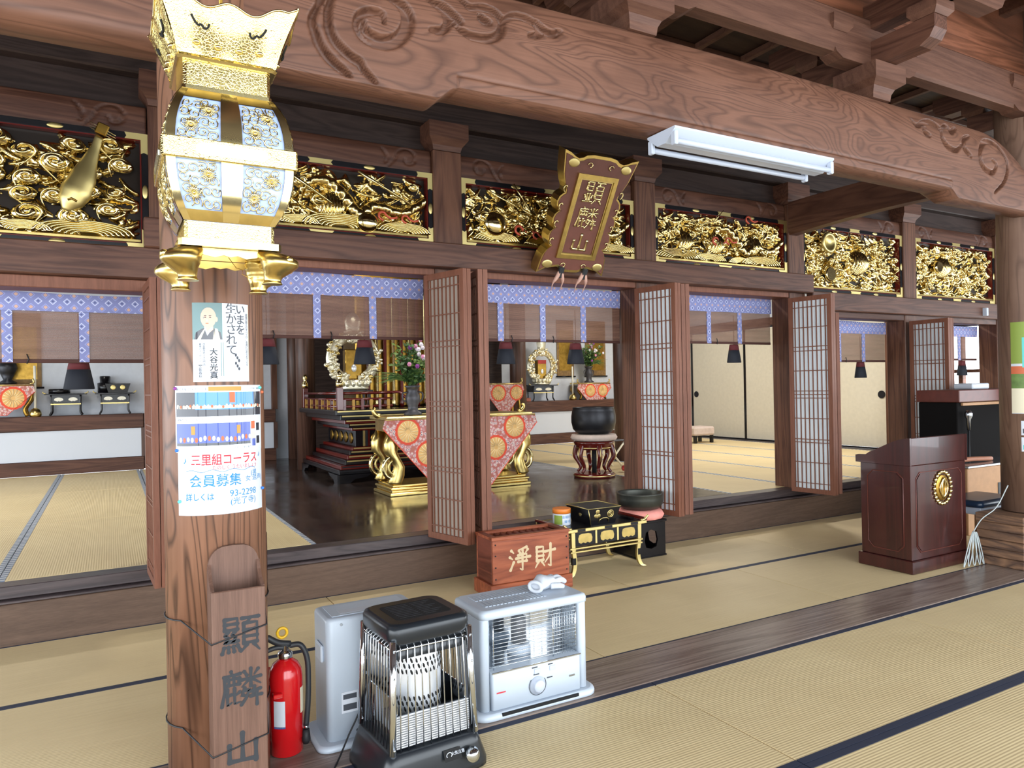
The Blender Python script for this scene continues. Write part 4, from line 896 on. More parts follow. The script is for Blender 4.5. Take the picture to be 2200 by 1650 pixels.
def cpoly(parent, name, mat, pts, off, n=16):
    """flat printed polygon laid on the round pillar, sliced into columns so that it follows the curve"""
    x0, x1 = min(p[0] for p in pts), max(p[0] for p in pts); vs = []
    for i in range(n+1):
        x = x0+(x1-x0)*min(.999, max(.001, i/n)); ys_ = []
        for p, q in zip(pts, pts[1:]+pts[:1]):
            if (p[0]-x)*(q[0]-x) < 0: ys_.append(p[1]+(q[1]-p[1])*(x-p[0])/(q[0]-p[0]))
        ys_ = ys_ or [pts[0][1]]; vs += [cyl_pt(uu(x), vv(max(ys_)), off), cyl_pt(uu(x), vv(min(ys_)), off)]
    m = MB(); m.add(vs, [(2*i, 2*i+2, 2*i+3, 2*i+1) for i in range(n)]); return m.build(name, mat, parent)
cpoly(ph, 'robe', 'print_dark', [(.03, .464), (.05, .38), (.16, .33), (.24, .31), (.38, .33), (.49, .38), (.498, .464)], .0013); cdisc(ph, 'head', 'skin_print', uu(.27), vv(.19), UW*.13, VH*.13, .0015)
for e_ in (.22, .30): cdisc(ph, 'eye', 'letter_ink', uu(e_), vv(.185), UW*.018, VH*.006, .0017, 10); cdisc(ph, 'brow', 'print_grey', uu(e_), vv(.165), UW*.024, VH*.005, .0017, 10)
cdisc(ph, 'mouth', 'photo_orange', uu(.25), vv(.262), UW*.03, VH*.005, .0017, 10); cdisc(ph, 'nose', 'photo_cream', uu(.25), vv(.225), UW*.014, VH*.016, .0017, 10); cdisc(ph, 'ear', 'skin_print', uu(.405), vv(.21), UW*.02, VH*.032, .0014, 12); cpoly(ph, 'neck', 'skin_print', [(.2, .27), (.35, .27), (.35, .34), (.27, .39), (.2, .33)], .0014)
cpoly(ph, 'collar', 'white_paper', [(.2, .32), (.25, .42), (.34, .32), (.32, .31), (.25, .37), (.215, .31)], .0016); cpoly(ph, 'sash', 'photo_cream', [(.08, .464), (.19, .34), (.22, .33), (.14, .464)], .0015); cpoly(ph, 'sash', 'photo_cream', [(.34, .464), (.37, .32), (.42, .33), (.46, .464)], .0015)
ctext(po, vert('いまを'), .040, uu(.83), vv(.21), 'print_grey', spacing=.92, offs=.0003); ctext(po, vert('生かされて'), .041, uu(.655), vv(.34), 'print_grey', spacing=.9, offs=.0003)
ctext(po, vert('大谷光真'), .0275, uu(.35), vv(.775), 'letter_ink', spacing=1.0, offs=.0004); ctext(po, vert('西本願寺第24代門主'), .0088, uu(.19), vv(.65), 'letter_ink', spacing=.9); ctext(po, vert('最後のメッセージ'), .0088, uu(.13), vv(.63), 'letter_ink', spacing=.95)
ctext(po, vert('文藝春秋'), .0125, uu(.125), vv(.87), 'letter_ink', spacing=.95); ctext(po, vert('親鸞の教えのすべてが、本書に込められている'), .0105, uu(.955), vv(.46), 'print_grey', spacing=.86)
patch(po, 'rule', 'letter_ink', uu(.09), uu(.22), vv(.789), vv(.784), .0012); patch(po, 'yellow_edge', 'photo_cream', uu(.975), uu(.998), vv(.97), vv(.02), .0011)
for k in range(6): cdisc(po, 'wisteria_print', 'print_grey', uu(.73+.03*(k % 3)), vv(.66+.035*k), .004, .006, .0012)
for c_ in (.47, .505): patch(po, 'small_print', 'photo_green', uu(c_), uu(c_+.012), vv(.93), vv(.5), .0011)
ch = thing('choir_poster', 'laminated choir poster with stage photos over a handwritten sheet, on the lantern pillar', 'poster')
plain('laminated', '#dfe5ee', .08, 0, .6, coat=1.0); 
for nm_ in ('print_navy', 'print_sky', 'print_dark'): MAT[nm_].node_tree.nodes['Principled BSDF'].inputs['Coat Weight'].default_value = .8
patch(ch, 'laminated_sheet', 'laminated', -.163, .177, 1.235, 1.472, .0008, 20, 3)
patch(ch, 'handwritten_sheet', 'white_paper', -.155, .176, 1.012, 1.236, .0006, 20, 3)
a_ = patch(ch, 'stage_photo', 'print_sky', -.158, .172, 1.362, 1.448, .0011, 20); patch(a_, 'stage_dark', 'print_dark', -.158, -.085, 1.375, 1.448, .0013, 6); patch(a_, 'stage_dark', 'print_dark', .13, .172, 1.375, 1.448, .0013, 4)
patch(a_, 'choir_row', 'photo_cream', -.155, .17, 1.39, 1.40, .0014, 20); patch(a_, 'stage_front', 'print_dark', -.158, .172, 1.362, 1.386, .0013, 20); patch(a_, 'hanging_banner', 'photo_orange', .03, .05, 1.41, 1.448, .0014, 3)
b_ = patch(ch, 'stage_photo', 'print_navy', -.158, .112, 1.258, 1.338, .0011, 18); patch(b_, 'stage_front', 'print_dark', -.158, .112, 1.258, 1.268, .0013, 18)
for u in (-.10, .055): patch(b_, 'altar_scroll', 'photo_gold', u, u+.014, 1.298, 1.328, .0014, 2)
rg = random.Random(4)
for k in range(18): cdisc(b_, 'performer', ('photo_cream', 'photo_orange', 'white_paper')[k % 3], -.14+.0145*k, 1.282+rg.uniform(-.004, .004), .0055, .009, .0015, 10)
for k in range(26): cdisc(a_, 'singer', ('photo_cream', 'photo_orange', 'skin_print')[k % 3], -.15+.0122*k, 1.398+rg.uniform(-.003, .003), .004, .006, .0016, 8)
for u, v, m_ in ((.125, 1.325, 'photo_orange'), (.152, 1.318, 'print_dark'), (.127, 1.288, 'photo_cream'), (.153, 1.27, 'print_dark'), (.128, 1.262, 'print_navy')): patch(ch, 'small_photo', m_, u-.0095, u+.0095, v-.014, v+.014, .0012, 4)
ctext(ch, '2010 平成22年6月27日(日)', .010, -.10, 1.459, 'print_grey'); patch(ch, 'title_bar', 'photo_gold', -.04, .075, 1.452, 1.468, .0011, 8); ctext(ch, '三里組がひとつになった！', .010, -.105, 1.350, 'letter_ink'); ctext(ch, 'これぞ「三里の底力」！', .009, .085, 1.246, 'letter_ink'); ctext(ch, '会所地区活動', .008, .135, 1.459, 'print_grey')
ctext(ch, '三里組コーラス', .043, .02, 1.205, 'print_red', sx=.82, offs=.0006); ctext(ch, 'たのしく うたいましょう', .017, .055, 1.178, 'print_red', sx=.9); ctext(ch, '会員募集', .047, -.02, 1.13, 'print_blue', sx=.95, offs=.0004); ctext(ch, '(男\n 女 混声)', .024, .125, 1.14, 'print_blue', spacing=.8)
ctext(ch, '詳しくは', .029, -.075, 1.075, 'print_blue', sx=.85, offs=.0003); ctext(ch, '93-2298', .033, .08, 1.083, 'print_blue'); ctext(ch, '(光了寺)', .029, .08, 1.053, 'print_blue'); ctext(ch, '♪', .03, -.125, 1.205, 'print_blue'); ctext(ch, '♪', .025, .155, 1.215, 'print_blue')
MB().tube([cyl_pt(-.12+.25*t, 1.168+.004*math.sin(t*22), .0014) for t in [i/40 for i in range(41)]], .0009, 4).build('wavy_rule', 'print_blue', ch)
for u, v, m_ in ((-.158, 1.463, 'petal_purple'), (.165, 1.462, 'cyan_print'), (.181, 1.445, 'photo_orange'), (-.155, 1.243, 'blue_paint'), (-.147, 1.062, 'cyan_print'), (.172, 1.085, 'blue_paint')): MB().sphere(cyl_pt(u, v, .006), (.006, .006, .006), 10, 8).build('push_pin', m_, ch)

# ---- wooden letter holder tied to the pillar
ho = thing('letter_holder', 'tall weathered wooden holder with brushed characters tied to the lantern pillar', 'holder', (.376, 2.70, .012))
bw = [(-.088, 0), (.088, 0), (.088, .80)]+[(.088*math.cos(a)**.6 if math.cos(a) > 0 else 0, .80+.09*math.sin(a)) for a in np.linspace(.15, math.pi/2, 8)]+[(-.088*max(0, math.cos(a))**.6, .80+.09*math.sin(a)) for a in np.linspace(math.pi/2, .15, 8)][1:]+[(-.088, .80)]
MB().prism(bw, .042, .058, 'y').build('back_board', 'board_wood', ho)
for s in (-1, 1): MB().prism([(-.05, 0), (.041, 0), (.041, .83), (.02, .80), (-.01, .775), (-.05, .758)], s*.088-(.012 if s > 0 else 0), s*.088+(.012 if s < 0 else 0), 'x').build('side_board', 'board_wood', ho)
MB().box(-.088, .088, -.064, -.0505, 0, .757, .003).build('front_board', 'board_wood', ho); MB().box(-.075, .075, -.05, .041, .001, .015).build('bottom_board', 'board_wood', ho)
for k, c_ in enumerate('顯麟山大'): brush(c_, .128, ho, 'letter_ink', (.004, -.0646, .60-.195*k+(.012 if k == 1 else 0)), 6.2, .0006)
for z in (.615, .235):
    pts = [Vector((.376-.09, 2.632, z-.02)), Vector((.376+.09, 2.632, z+.02))]+[Vector((.344+.182*math.sin(a), 2.94-.182*math.cos(a), z+.04+.02*math.sin(a))) for a in np.linspace(.95, 2*math.pi-.85, 22)]
    MB().tube(pts, .0028, 6, closed=True).build('binding_cord', 'rubber', None, label='thin dark cord binding the letter holder to the pillar, '+('upper' if z > .4 else 'lower')+' of two', cat='cord')
sg = thing('red_sign', 'narrow red sign plate on the flank of the lantern pillar above the extinguisher', 'sign')
patch(sg, 'plate', 'red_paint', PR*1.38, PR*1.62, .66, .90, .002, 4)

# ---- fire extinguisher
fe = thing('fire_extinguisher', 'red fire extinguisher with black hose standing beside the lantern pillar', 'fire extinguisher', (.597, 2.985, .006))
MB().lathe([(.058, 0), (.064, .006), (.064, .06), (.066, .062), (.066, .30), (.062, .33), (.048, .355), (.030, .368), (.026, .372)], 32).build('cylinder', 'red_paint', fe)
MB().lathe([(.027, .3725), (.029, .378), (.029, .395), (.022, .402), (.014, .404), (.013, .43)], 24).build('collar', 'chrome', fe)
MB().tube(bez([(.02, 0, .425), (-.03, -.005, .44), (-.075, -.005, .47), (-.11, -.005, .475)], 5), [.013]*10+[.009]*6, 8).build('top_lever', 'rubber', fe); MB().tube(bez([(.01, 0, .415), (-.04, -.004, .42), (-.08, -.004, .41), (-.115, -.004, .39)], 5), .010, 8).build('lower_lever', 'rubber', fe)
MB().tube([(-.012+.019*math.cos(a), -.01, .478+.019*math.sin(a)) for a in np.linspace(0, 2*math.pi, 20)[:-1]], .006, 8, closed=True).build('pin_ring', 'yellow', fe)
MB().tube(bez([(.018, 0, .42), (.06, -.01, .415), (.082, -.02, .36), (.083, -.03, .27), (.078, -.035, .18), (.070, -.035, .10)], 7), .011, 10).build('hose', 'rubber', fe)
MB().lathe([(.0095, 0), (.0095, .02)], 12).build('ferrule', 'chrome', fe, (.070, -.035, .085)); MB().lathe([(.012, -.055), (.018, -.04), (.014, 0)], 14).build('nozzle', 'black_matte', fe, (.069, -.035, .085))
def fepatch(a0, a1, z0, z1, nm, mat): MB().grid(8, 2, lambda u, v: (.0668*math.sin(a0+(a1-a0)*u), -.0668*math.cos(a0+(a1-a0)*u), z0+(z1-z0)*v)).build(nm, mat, fe)
fepatch(-.95, -.25, .12, .225, 'label', 'white_paper'); fepatch(-.95, -.25, .118, .126, 'label_stripe', 'print_navy'); fepatch(.75, 1.5, .16, .26, 'label', 'photo_cream'); MB().box(-.062, -.025, -.075, -.045, .245, .262, .003).build('bracket_tab', 'red_paint', fe)
MB().lathe([(.05, 0), (.055, .25), (.03, .3)], 20).build('stand_back', 'red_paint', thing('extinguisher_stand', 'red curved stand plate behind the fire extinguisher', 'stand', (.535, 3.10, .006)))

# ================================================================== HEATERS
def rrect(x0, x1, y0, y1, r, n=5):
    out = []
    for cx, cy, a0 in ((x1-r, y1-r, 0), (x0+r, y1-r, H_), (x0+r, y0+r, 2*H_), (x1-r, y0+r, 3*H_)):
        for k in range(n+1): a = a0+H_*k/n; out.append((cx+r*math.cos(a), cy+r*math.sin(a)))
    return out
def rbox(x0, x1, y0, y1, z0, z1, r, e=.01):
    L_ = []
    for z, i in ((z0, 0), (z1-e, 0), (z1-e*.35, e*.25), (z1, e)): L_.append([(x, y, z) for x, y in rrect(x0+i, x1-i, y0+i, y1-i, max(.002, r-i*.3))])
    return MB().rings(L_, smooth=True)
g = thing('kerosene_heater', 'grey kerosene heater seen from its back, behind the black radiant heater', 'heater', (.745, 2.91, .006))
rbox(-.045, .46, -.04, .25, 0, .022, .05, .012).build('base_tray', 'grey_enamel', g); rbox(0, .40, 0, .22, .023, .515, .028, .014).build('cabinet', 'grey_enamel', g)
for i in range(3):
    for j in range(3): MB().box(.135+.022*i, .140+.022*i, -.004, -.0005, .345-.062*j, .393-.062*j).build('vent_slot', 'dark_recess', g)
MB().box(.055, .125, -.003, -.0005, .13, .215).build('rating_label', 'white_paper', g); MB().box(.062, .118, -.0034, -.0031, .185, .205).build('label_print', 'print_grey', g); MB().box(.062, .118, -.0034, -.0031, .14, .165).build('label_print', 'print_grey', g)
MB().box(.03, .36, .03, .18, .5155, .518, .001).build('top_panel', 'pale_enamel', g); MB().box(.07, .22, .05, .10, .5185, .519).build('top_label', 'white_paper', g); MB().box(-.012, .0, .05, .15, .33, .40, .006).build('side_grip', 'pale_enamel', g)
for x, z in ((.06, .49), (.12, .05)): MB().cyl((x, -.004, z), (x, 0, z), .006, n=10).build('screw', 'steel', g)
# --- white stove with glove
w_ = thing('kerosene_stove', 'pale grey kerosene stove with wire guard window and round dial, glove on its top', 'stove', (1.385, 2.81, .006))
rbox(-.04, .60, -.035, .34, 0, .028, .07, .014).build('base_tray', 'pale_enamel', w_)
def stove_body():
    m = MB(); Wd = .555
    def fy(x): t = (x/Wd)*2-1; return -.012*(1-t*t)
    # closed shell made of: top hood, left and right cheeks, back and lower front
    return fy
rbox(0, .045, .0, .28, .03, .43, .02, .004).build('cheek', 'grey_enamel', w_); rbox(.512, .555, .0, .28, .03, .43, .02, .004).build('cheek', 'pale_enamel', w_)
rbox(.046, .511, -.008, .05, .032, .196, .012, .003).build('lower_front', 'pale_enamel', w_); MB().box(.046, .511, .262, .28, .032, .43).build('back_sheet', 'steel', w_)
rbox(-.003, .558, -.012, .285, .4305, .468, .03, .016).build('hood', 'pale_enamel', w_)
MB().box(.047, .51, .051, .26, .19, .2).build('chamber_floor', 'steel', w_)
def refl(a, b):
    x = .06+.44*a; t = abs(2*a-1); return (x, .24-.10*t**3, .2005+.2295*b)
MB().grid(20, 4, refl).build('reflector', 'chrome', w_)
bu = MB().lathe([(.055, 0), (.055, .03), (.05, .035), (.05, .05)], 24).build('burner', 'grey_enamel', w_, (.265, .14, .2005)); MB().lathe([(.036, .0505), (.036, .165), (.02, .18)], 24).build('mantle', 'bronze_grey', bu); MB().lathe([(.05, .052), (.05, .2)], 24, capb=False, capt=False).build('glass_chimney', 'clear_glass', bu)
for k in range(13): MB().cyl((.06, .012, .212+.0165*k), (.50, .012, .212+.0165*k), .0022, n=6).build('guard_wire', 'chrome', w_)
for k in range(9): MB().cyl((.385+.014*k, .016, .203), (.385+.014*k, .016, .428), .0012, n=5).build('guard_wire', 'chrome', w_)
for x in (.066, .375, .5): MB().cyl((x, .014, .2), (x, .014, .43), .0035, n=8).build('guard_post', 'chrome', w_)
MB().box(.046, .511, -.012, -.0075, .190, .197, .001).build('chrome_trim', 'chrome', w_)
dial = MB().lathe([(.040, 0), (.040, .004), (.029, .006), (.029, .018), (.024, .024), (.0001, .025)], 28, M=Matrix.Rotation(H_, 4, 'X')).build('dial', 'white_enamel', w_, (.275, -.009, .098)); MB().tube([(.044*math.cos(a), -.001, .044*math.sin(a)) for a in np.linspace(-3.9, .6, 30)], .0014, 5).build('dial_mark', 'print_grey', dial)
for x in (.275, .355): MB().box(x-.016, x+.016, -.012, -.0085, .150, .172, .002).build('button', 'white_enamel', w_); 
MB().box(.445, .475, -.011, -.0085, .10, .108).build('brand_plate', 'steel', w_)
for x, z, wd, m_ in ((.09, .105, .045, 'print_red'), (.262, .179, .03, 'print_grey'), (.345, .179, .025, 'print_grey'), (.34, .12, .03, 'print_grey'), (.27, .147, .03, 'print_grey')): MB().box(x-wd/2, x+wd/2, -.0087, -.0082, z-.003, z+.003).build('print_mark', m_, w_)
MB().box(-.004, -.0005, .10, .17, .30, .335, .001).build('grip_recess', 'dark_recess', w_)
for k in range(17): MB().box(.05+.019*k, .063+.019*k, .05, .13, .468, .4712, .0005).build('top_louvre', 'grey_enamel', w_); MB().box(.05+.019*k, .063+.019*k, .15, .23, .468, .4712, .0005).build('top_louvre', 'grey_enamel', w_)
MB().box(.08, .48, -.0365, -.03, .012, .026, .001).build('tray_slot', 'dark_recess', w_)
# glove pair lying on the stove
gl = thing('work_glove', 'crumpled grey cotton work glove lying on top of the pale stove', 'glove', (1.80, 2.955, .483), .5)
def finger(pts, r): MB().tube(bez(pts, 5), [r[0]+(r[1]-r[0])*i/(5*(len(pts)-1)) for i in range(5*(len(pts)-1)+1)], 10).build('glove_finger', 'glove_cotton', gl)
m = MB(); lps = []
for t in np.linspace(0, 1, 11):
    x = -.075+.12*t; ry = .030+.022*math.sin(t*2.2); rz = .020+.012*math.sin(t*3); lps.append([(x, ry*math.cos(a), rz+.002+rz*math.sin(a)+.004*math.sin(a*3+t*9)) for a in [2*math.pi*k/16 for k in range(16)]])
m.rings(lps).build('palm', 'glove_cotton', gl); MB().tube([(-.085, .033*math.cos(a), .026+.022*math.sin(a)) for a in np.linspace(0, 2*math.pi, 18)[:-1]], .009, 8, closed=True).build('cuff', 'glove_cotton', gl)
finger([(.03, -.034, .025), (.07, -.05, .03), (.10, -.055, .015)], (.016, .012)); finger([(.035, -.012, .03), (.085, -.02, .034), (.118, -.03, .016)], (.017, .012)); finger([(.035, .012, .03), (.085, .012, .03), (.12, .0, .015)], (.017, .012)); finger([(.03, .035, .025), (.07, .04, .025), (.10, .035, .014)], (.015, .011)); finger([(-.02, -.045, .02), (.005, -.075, .02), (.03, -.085, .013)], (.015, .011))
# --- black radiant heater
bh = thing('radiant_heater', 'black and chrome radiant heater with wire cage, nearest object on the mats', 'heater', (1.025, 2.655, .004), .06)
def bloop(hx, hy, z, r): return [(x, y, z) for x, y in rrect(-hx, hx, -hy, hy, r, 4)]
MB().rings([bloop(.225, .19, 0, .06), bloop(.225, .19, .02, .06), bloop(.20, .178, .09, .05), bloop(.185, .17, .125, .04), bloop(.17, .16, .13, .04)]).build('base', 'black_plastic', bh)
BX = lambda t: (.168-.013*t, .158-.013*t)              # cage half sizes going up
def cpt(sx, sy, z): a, b = BX((z-.13)/.40); return (sx*a, sy*b, z)
for sx in (-1, 1):
    for sy in (-1, 1):
        pz = MB().tube([cpt(sx, sy, .128), cpt(sx, sy, .53)], .013, 10).build('corner_post', 'chrome', bh)
        for z in (.15, .40, .5): MB().sphere((cpt(sx, sy, z)[0], cpt(sx, sy, z)[1]-.013, z), .005, 8, 6).build('rivet', 'steel', pz)
for s in (-1, 1):
    for k in range(10):
        f = -1+2*(k+1)/11
        MB().tube([cpt(f, s, .13), cpt(f, s, .50), (cpt(f, s, .5)[0], cpt(f, s, .5)[1]-s*.02, .515)], .0024, 6).build('cage_wire', 'chrome', bh)
        MB().tube([cpt(s, f, .13), cpt(s, f, .50), (cpt(s, f, .5)[0]-s*.02, cpt(s, f, .5)[1], .515)], .0024, 6).build('cage_wire', 'chrome', bh)
    MB().tube([cpt(-1, s, .495), cpt(1, s, .495)], .004, 8).build('cage_rail', 'chrome', bh); MB().tube([cpt(s, -1, .495), cpt(s, 1, .495)], .004, 8).build('cage_rail', 'chrome', bh)
MB().rings([bloop(.15, .14, .50, .03), bloop(.158, .15, .515, .04), bloop(.168, .16, .53, .05), bloop(.168, .16, .565, .05), bloop(.163, .155, .578, .05), bloop(.15, .14, .585, .05)]).build('top_cap', 'black_plastic', bh)
MB().rings([bloop(.115, .095, .5852, .02), bloop(.115, .095, .5858, .02)], smooth=False).build('warning_label', 'dark_recess', bh)
for j in range(9): MB().box(-.095, -.005, .075-.019*j, .0775-.019*j, .5859, .5861).build('label_print', 'print_grey', bh); MB().box(.01, .095-.02*(j % 3), .075-.019*j, .0775-.019*j, .5859, .5861).build('label_print', 'print_grey', bh)
MB().rings([bloop(.145, .135, .455, .03), bloop(.15, .14, .499, .03)], capb=False).build('collar', 'black_plastic', bh)
dr = MB().lathe([(.098, .20), (.100, .25), (.100, .42), (.098, .455)], 40, (0, .01, 0)).build('burner_drum', 'bright_steel', bh)
m = MB()
for r_ in range(6):
    z = (.235+.020*r_) if r_ < 3 else (.375+.022*(r_-3))
    for k in range(34):
        a = 2*math.pi*(k+.5*(r_ % 2))/34; Mr = Matrix.Translation((.1006*math.cos(a), .01+.1006*math.sin(a), z)) @ Matrix.Rotation(a, 4, 'Z') @ Matrix.Rotation(.35, 4, 'X')
        m.sphere((0, 0, 0), (.0012, .0048, .0105), 6, 4, Mr)
m.build('drum_slots', 'dark_recess', dr, kind='stuff')
gp = MB().box(-.148, .148, -.140, -.136, .135, .255).build('grille_plate', 'print_grey', bh)
for k in range(14): MB().box(-.15, .15, -.146, -.1405, .1385+.0085*k, .1435+.0085*k).build('grille_slat', 'bright_steel', gp)
for s in (-1, 1): MB().box(s*.140-.002, s*.140+.002, -.135, .13, .135, .30).build('side_reflector', 'chrome', bh)
MB().box(-.14, .14, .125, .13, .135, .45).build('rear_reflector', 'chrome', bh)
Mx = Matrix.Translation((0, -.187, .085)) @ Matrix.Rotation(math.radians(-62), 4, 'X')
MB().lathe([(.028, 0), (.028, .006), (.02, .012), (.018, .022), (.0001, .023)], 24, M=Matrix.Translation((.13, -.205, .068)) @ Matrix.Rotation(math.radians(62), 4, 'X')).build('dial', 'chrome', bh)
MB().box(.02, .09, -.001, 0, -.02, .02, 0, Matrix.Translation((0, -.190, .083)) @ Matrix.Rotation(math.radians(-28), 4, 'X')).build('warning_label', 'dark_recess', bh)
MB().tube([(.04+.011*math.cos(a), -.1925, .085+.010*math.sin(a)) for a in np.linspace(0, 2*math.pi, 20)[:-1]], .0014, 5, closed=True).build('warning_mark', 'white_paper', bh)
lettering('火気注意', .014, bh, 'white_paper', (.076, -.1935, .087), (math.radians(62), 0, 0), .0002, 0, 0, 1, 'label_print')
cd = MB().tube(bez([(.905, 2.856, .30), (.865, 2.855, .17), (.81, 2.85, .07), (.755, 2.80, .012), (.69, 2.70, .006), (.58, 2.56, .006)], 8), .0035, 6).build('power_cord', 'black_matte', label='black power cord trailing from the radiant heater to the floor', cat='cord')

# ================================================================== OFFERTORY GROUP
ob = thing('offertory_box', 'reddish wooden offertory box with slatted top and two pale characters', 'offertory box', (2.565, 4.50, .002), -.03)
MB().box(-.325, .325, -.147, .139, 0, .095, .004).build('plinth', 'box_wood', ob)
for n_, b_ in (('front_board', (-.305, .305, -.135, -.115)), ('back_board', (-.305, .305, .11, .13))): MB().box(*b_, .0955, .395, .003).build(n_, 'box_wood', ob)
for s in (-1, 1): MB().box(min(s*.305, s*.283), max(s*.305, s*.283), -.114, .109, .0955, .395, .003).build('side_board', 'box_dark_wood', ob)
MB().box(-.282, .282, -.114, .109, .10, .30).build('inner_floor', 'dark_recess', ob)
m = MB(); m.v = []; MB().rings([[(x, y, z) for x, y in ((-.31, -.138), (.31, -.138), (.31, .133), (-.31, .133))] for z in (.3955, .415)], smooth=False, capb=False, capt=False).build('top_edge', 'box_wood', ob)
for s in (-1, 1):
    MB().box(-.31, .31, s*.112-.0245, s*.112+.0195, .3958, .416, .003).build('top_rail', 'box_wood', ob); MB().box(s*.285-.024, s*.285+.024, -.09, .09, .3958, .416, .003).build('top_rail', 'box_dark_wood', ob)
for k in range(10): MB().prism([(-.022, .365), (.0, .402), (.022, .365)], -.09, .09, 'y').build('top_slat', 'box_dark_wood', ob, (-.235+.052*k, 0, 0))
for k, c_ in enumerate('淨財'): brush(c_, .175, ob, 'pale_letter', (-.095+.20*k, -.1352, .245), 5.4, .0006)
for s in (-1, 1):
    for z in (.13, .21, .29, .365): MB().sphere((s*.283, -.136, z), (.006, .004, .006), 8, 6).build('nail_head', 'bronze', ob)
kd = thing('sutra_table', 'low black lacquer table with gilt edges and curved legs, between offertory box and bell stand', 'table', (3.325, 4.73, .002), .0)
MB().box(-.37, .37, -.225, .225, .345, .365, .004).build('table_top', 'black_lacquer', kd)
for s in (-1, 1):
    MB().box(-.375, .375, s*.225-.006, s*.225+.006, .343, .368, .003).build('gilt_edge', 'gold_rough', kd)
    for k in range(3): MB().box(-.25+.25*k-.035, -.25+.25*k+.035, s*.2321-.0008, s*.2321+.0008, .346, .365).build('edge_inlay', 'black_lacquer', kd)
    MB().tube(bez([(s*.33, -.215, .368), (s*.365, -.215, .375), (s*.39, -.215, .395), (s*.40, -.215, .40)], 4), .010, 8).build('upturned_end', 'gold_rough', kd); MB().box(min(s*.36, s*.39), max(s*.36, s*.39), -.22, .22, .366, .385, .004).build('end_lip', 'red_lacquer', kd)
    ap = MB().box(-.32, .32, s*.20-.012, s*.20+.012, .235, .343, .003).build('apron', 'black_lacquer', kd)
    for k in range(3):
        cx = -.205+.205*k; pl = [(cx-.06, .262), (cx-.065, .29), (cx-.055, .318), (cx-.03, .325), (cx+.03, .325), (cx+.055, .318), (cx+.065, .29), (cx+.06, .262), (cx+.04, .252), (cx+.02, .26), (cx, .252), (cx-.02, .26), (cx-.04, .252)]
        MB().prism(pl, s*.2125-.0012, s*.2125+.0012, 'y').build('gilt_panel', 'gold_satin', ap)
    for k in range(4): MB().box(-.31+.205*k-.008, -.31+.205*k+.008, s*.2132-.002, s*.2132+.002, .24, .342).build('gilt_divider', 'gold_rough', ap)
    for z, w2 in ((.222, .345), (.195, .34)): MB().box(-w2, w2, s*.205-.012, s*.205+.012, z-.009, z+.004, .002).build('gilt_rail', 'gold_rough', kd)
    for e in (-1, 1):
        path = bez([(e*.315, s*.205, .342), (e*.312, s*.205, .22), (e*.30, s*.205, .13), (e*.305, s*.205, .07), (e*.325, s*.208, .025), (e*.355, s*.212, .008)], 5)
        lps = [[(x-.016, y-.010, z), (x+.016, y-.010, z), (x+.016, y+.010, z), (x-.016, y+.010, z)] for x, y, z in path]
        lg = MB().rings(lps, smooth=False).build('leg', 'gold_rough', kd); MB().box(e*.31-.017, e*.31+.017, s*.205-.011, s*.205+.011, .10, .15).build('leg_inlay', 'black_lacquer', lg)
cn = thing('incense_can', 'small can with orange lid and paper label on the lacquer table', 'can', (3.055, 4.74, .3675))
MB().lathe([(.068, 0), (.07, .004), (.07, .088), (.068, .09)], 28).build('can_body', 'white_paper', cn); MB().lathe([(.0715, .0905), (.0715, .125), (.068, .128), (.06, .124)], 28).build('lid', 'can_orange', cn)
MB().grid(8, 2, lambda u, v: (.0712*math.sin(-1.5+1.0*u), -.0712*math.cos(-1.5+u*1.0), .01+.07*v)).build('side_print', 'green_print', cn)
def canx(txt, size, a, z):
    me = text_mesh(txt, size)
    for p_ in me.vertices: t = a+p_.co.x/.071; p_.co = Vector((.0712*math.sin(t), -.0712*math.cos(t), z+p_.co.y))
    put('label_print', me, 'print_blue', cn)
canx('金城の香', .024, .15, .065); canx('線 香', .026, .15, .03)
cb = thing('crest_box', 'black lacquer box with gilt paulownia and wisteria crests on the lacquer table', 'box', (3.325, 4.70, .3675))
MB().rings([[(-.115, -.13, 0), (.115, -.13, 0), (.115, .13, 0), (-.115, .13, 0)], [(-.152, -.155, .128), (.152, -.155, .128), (.152, .155, .128), (-.152, .155, .128)]], smooth=False, capt=False).build('box_body', 'black_lacquer', cb)
MB().rings([[(-.15, -.15, .1282), (.15, -.15, .1282), (.15, .15, .1282), (-.15, .15, .1282)], [(-.15, -.15, .130), (.15, -.15, .130), (.15, .15, .130), (-.15, .15, .130)]], smooth=False).build('box_top', 'black_lacquer', cb)
MB().tube([(-.154, -.157, .130), (.154, -.157, .130), (.154, .157, .130), (-.154, .157, .130)], .0035, 6, closed=True).build('gilt_rim', 'gold_rough', cb); MB().tube([(-.116, -.132, .004), (-.153, -.156, .128)], .003, 6).build('gilt_rim', 'gold_rough', cb)
tilt = math.atan2(.025, .128)
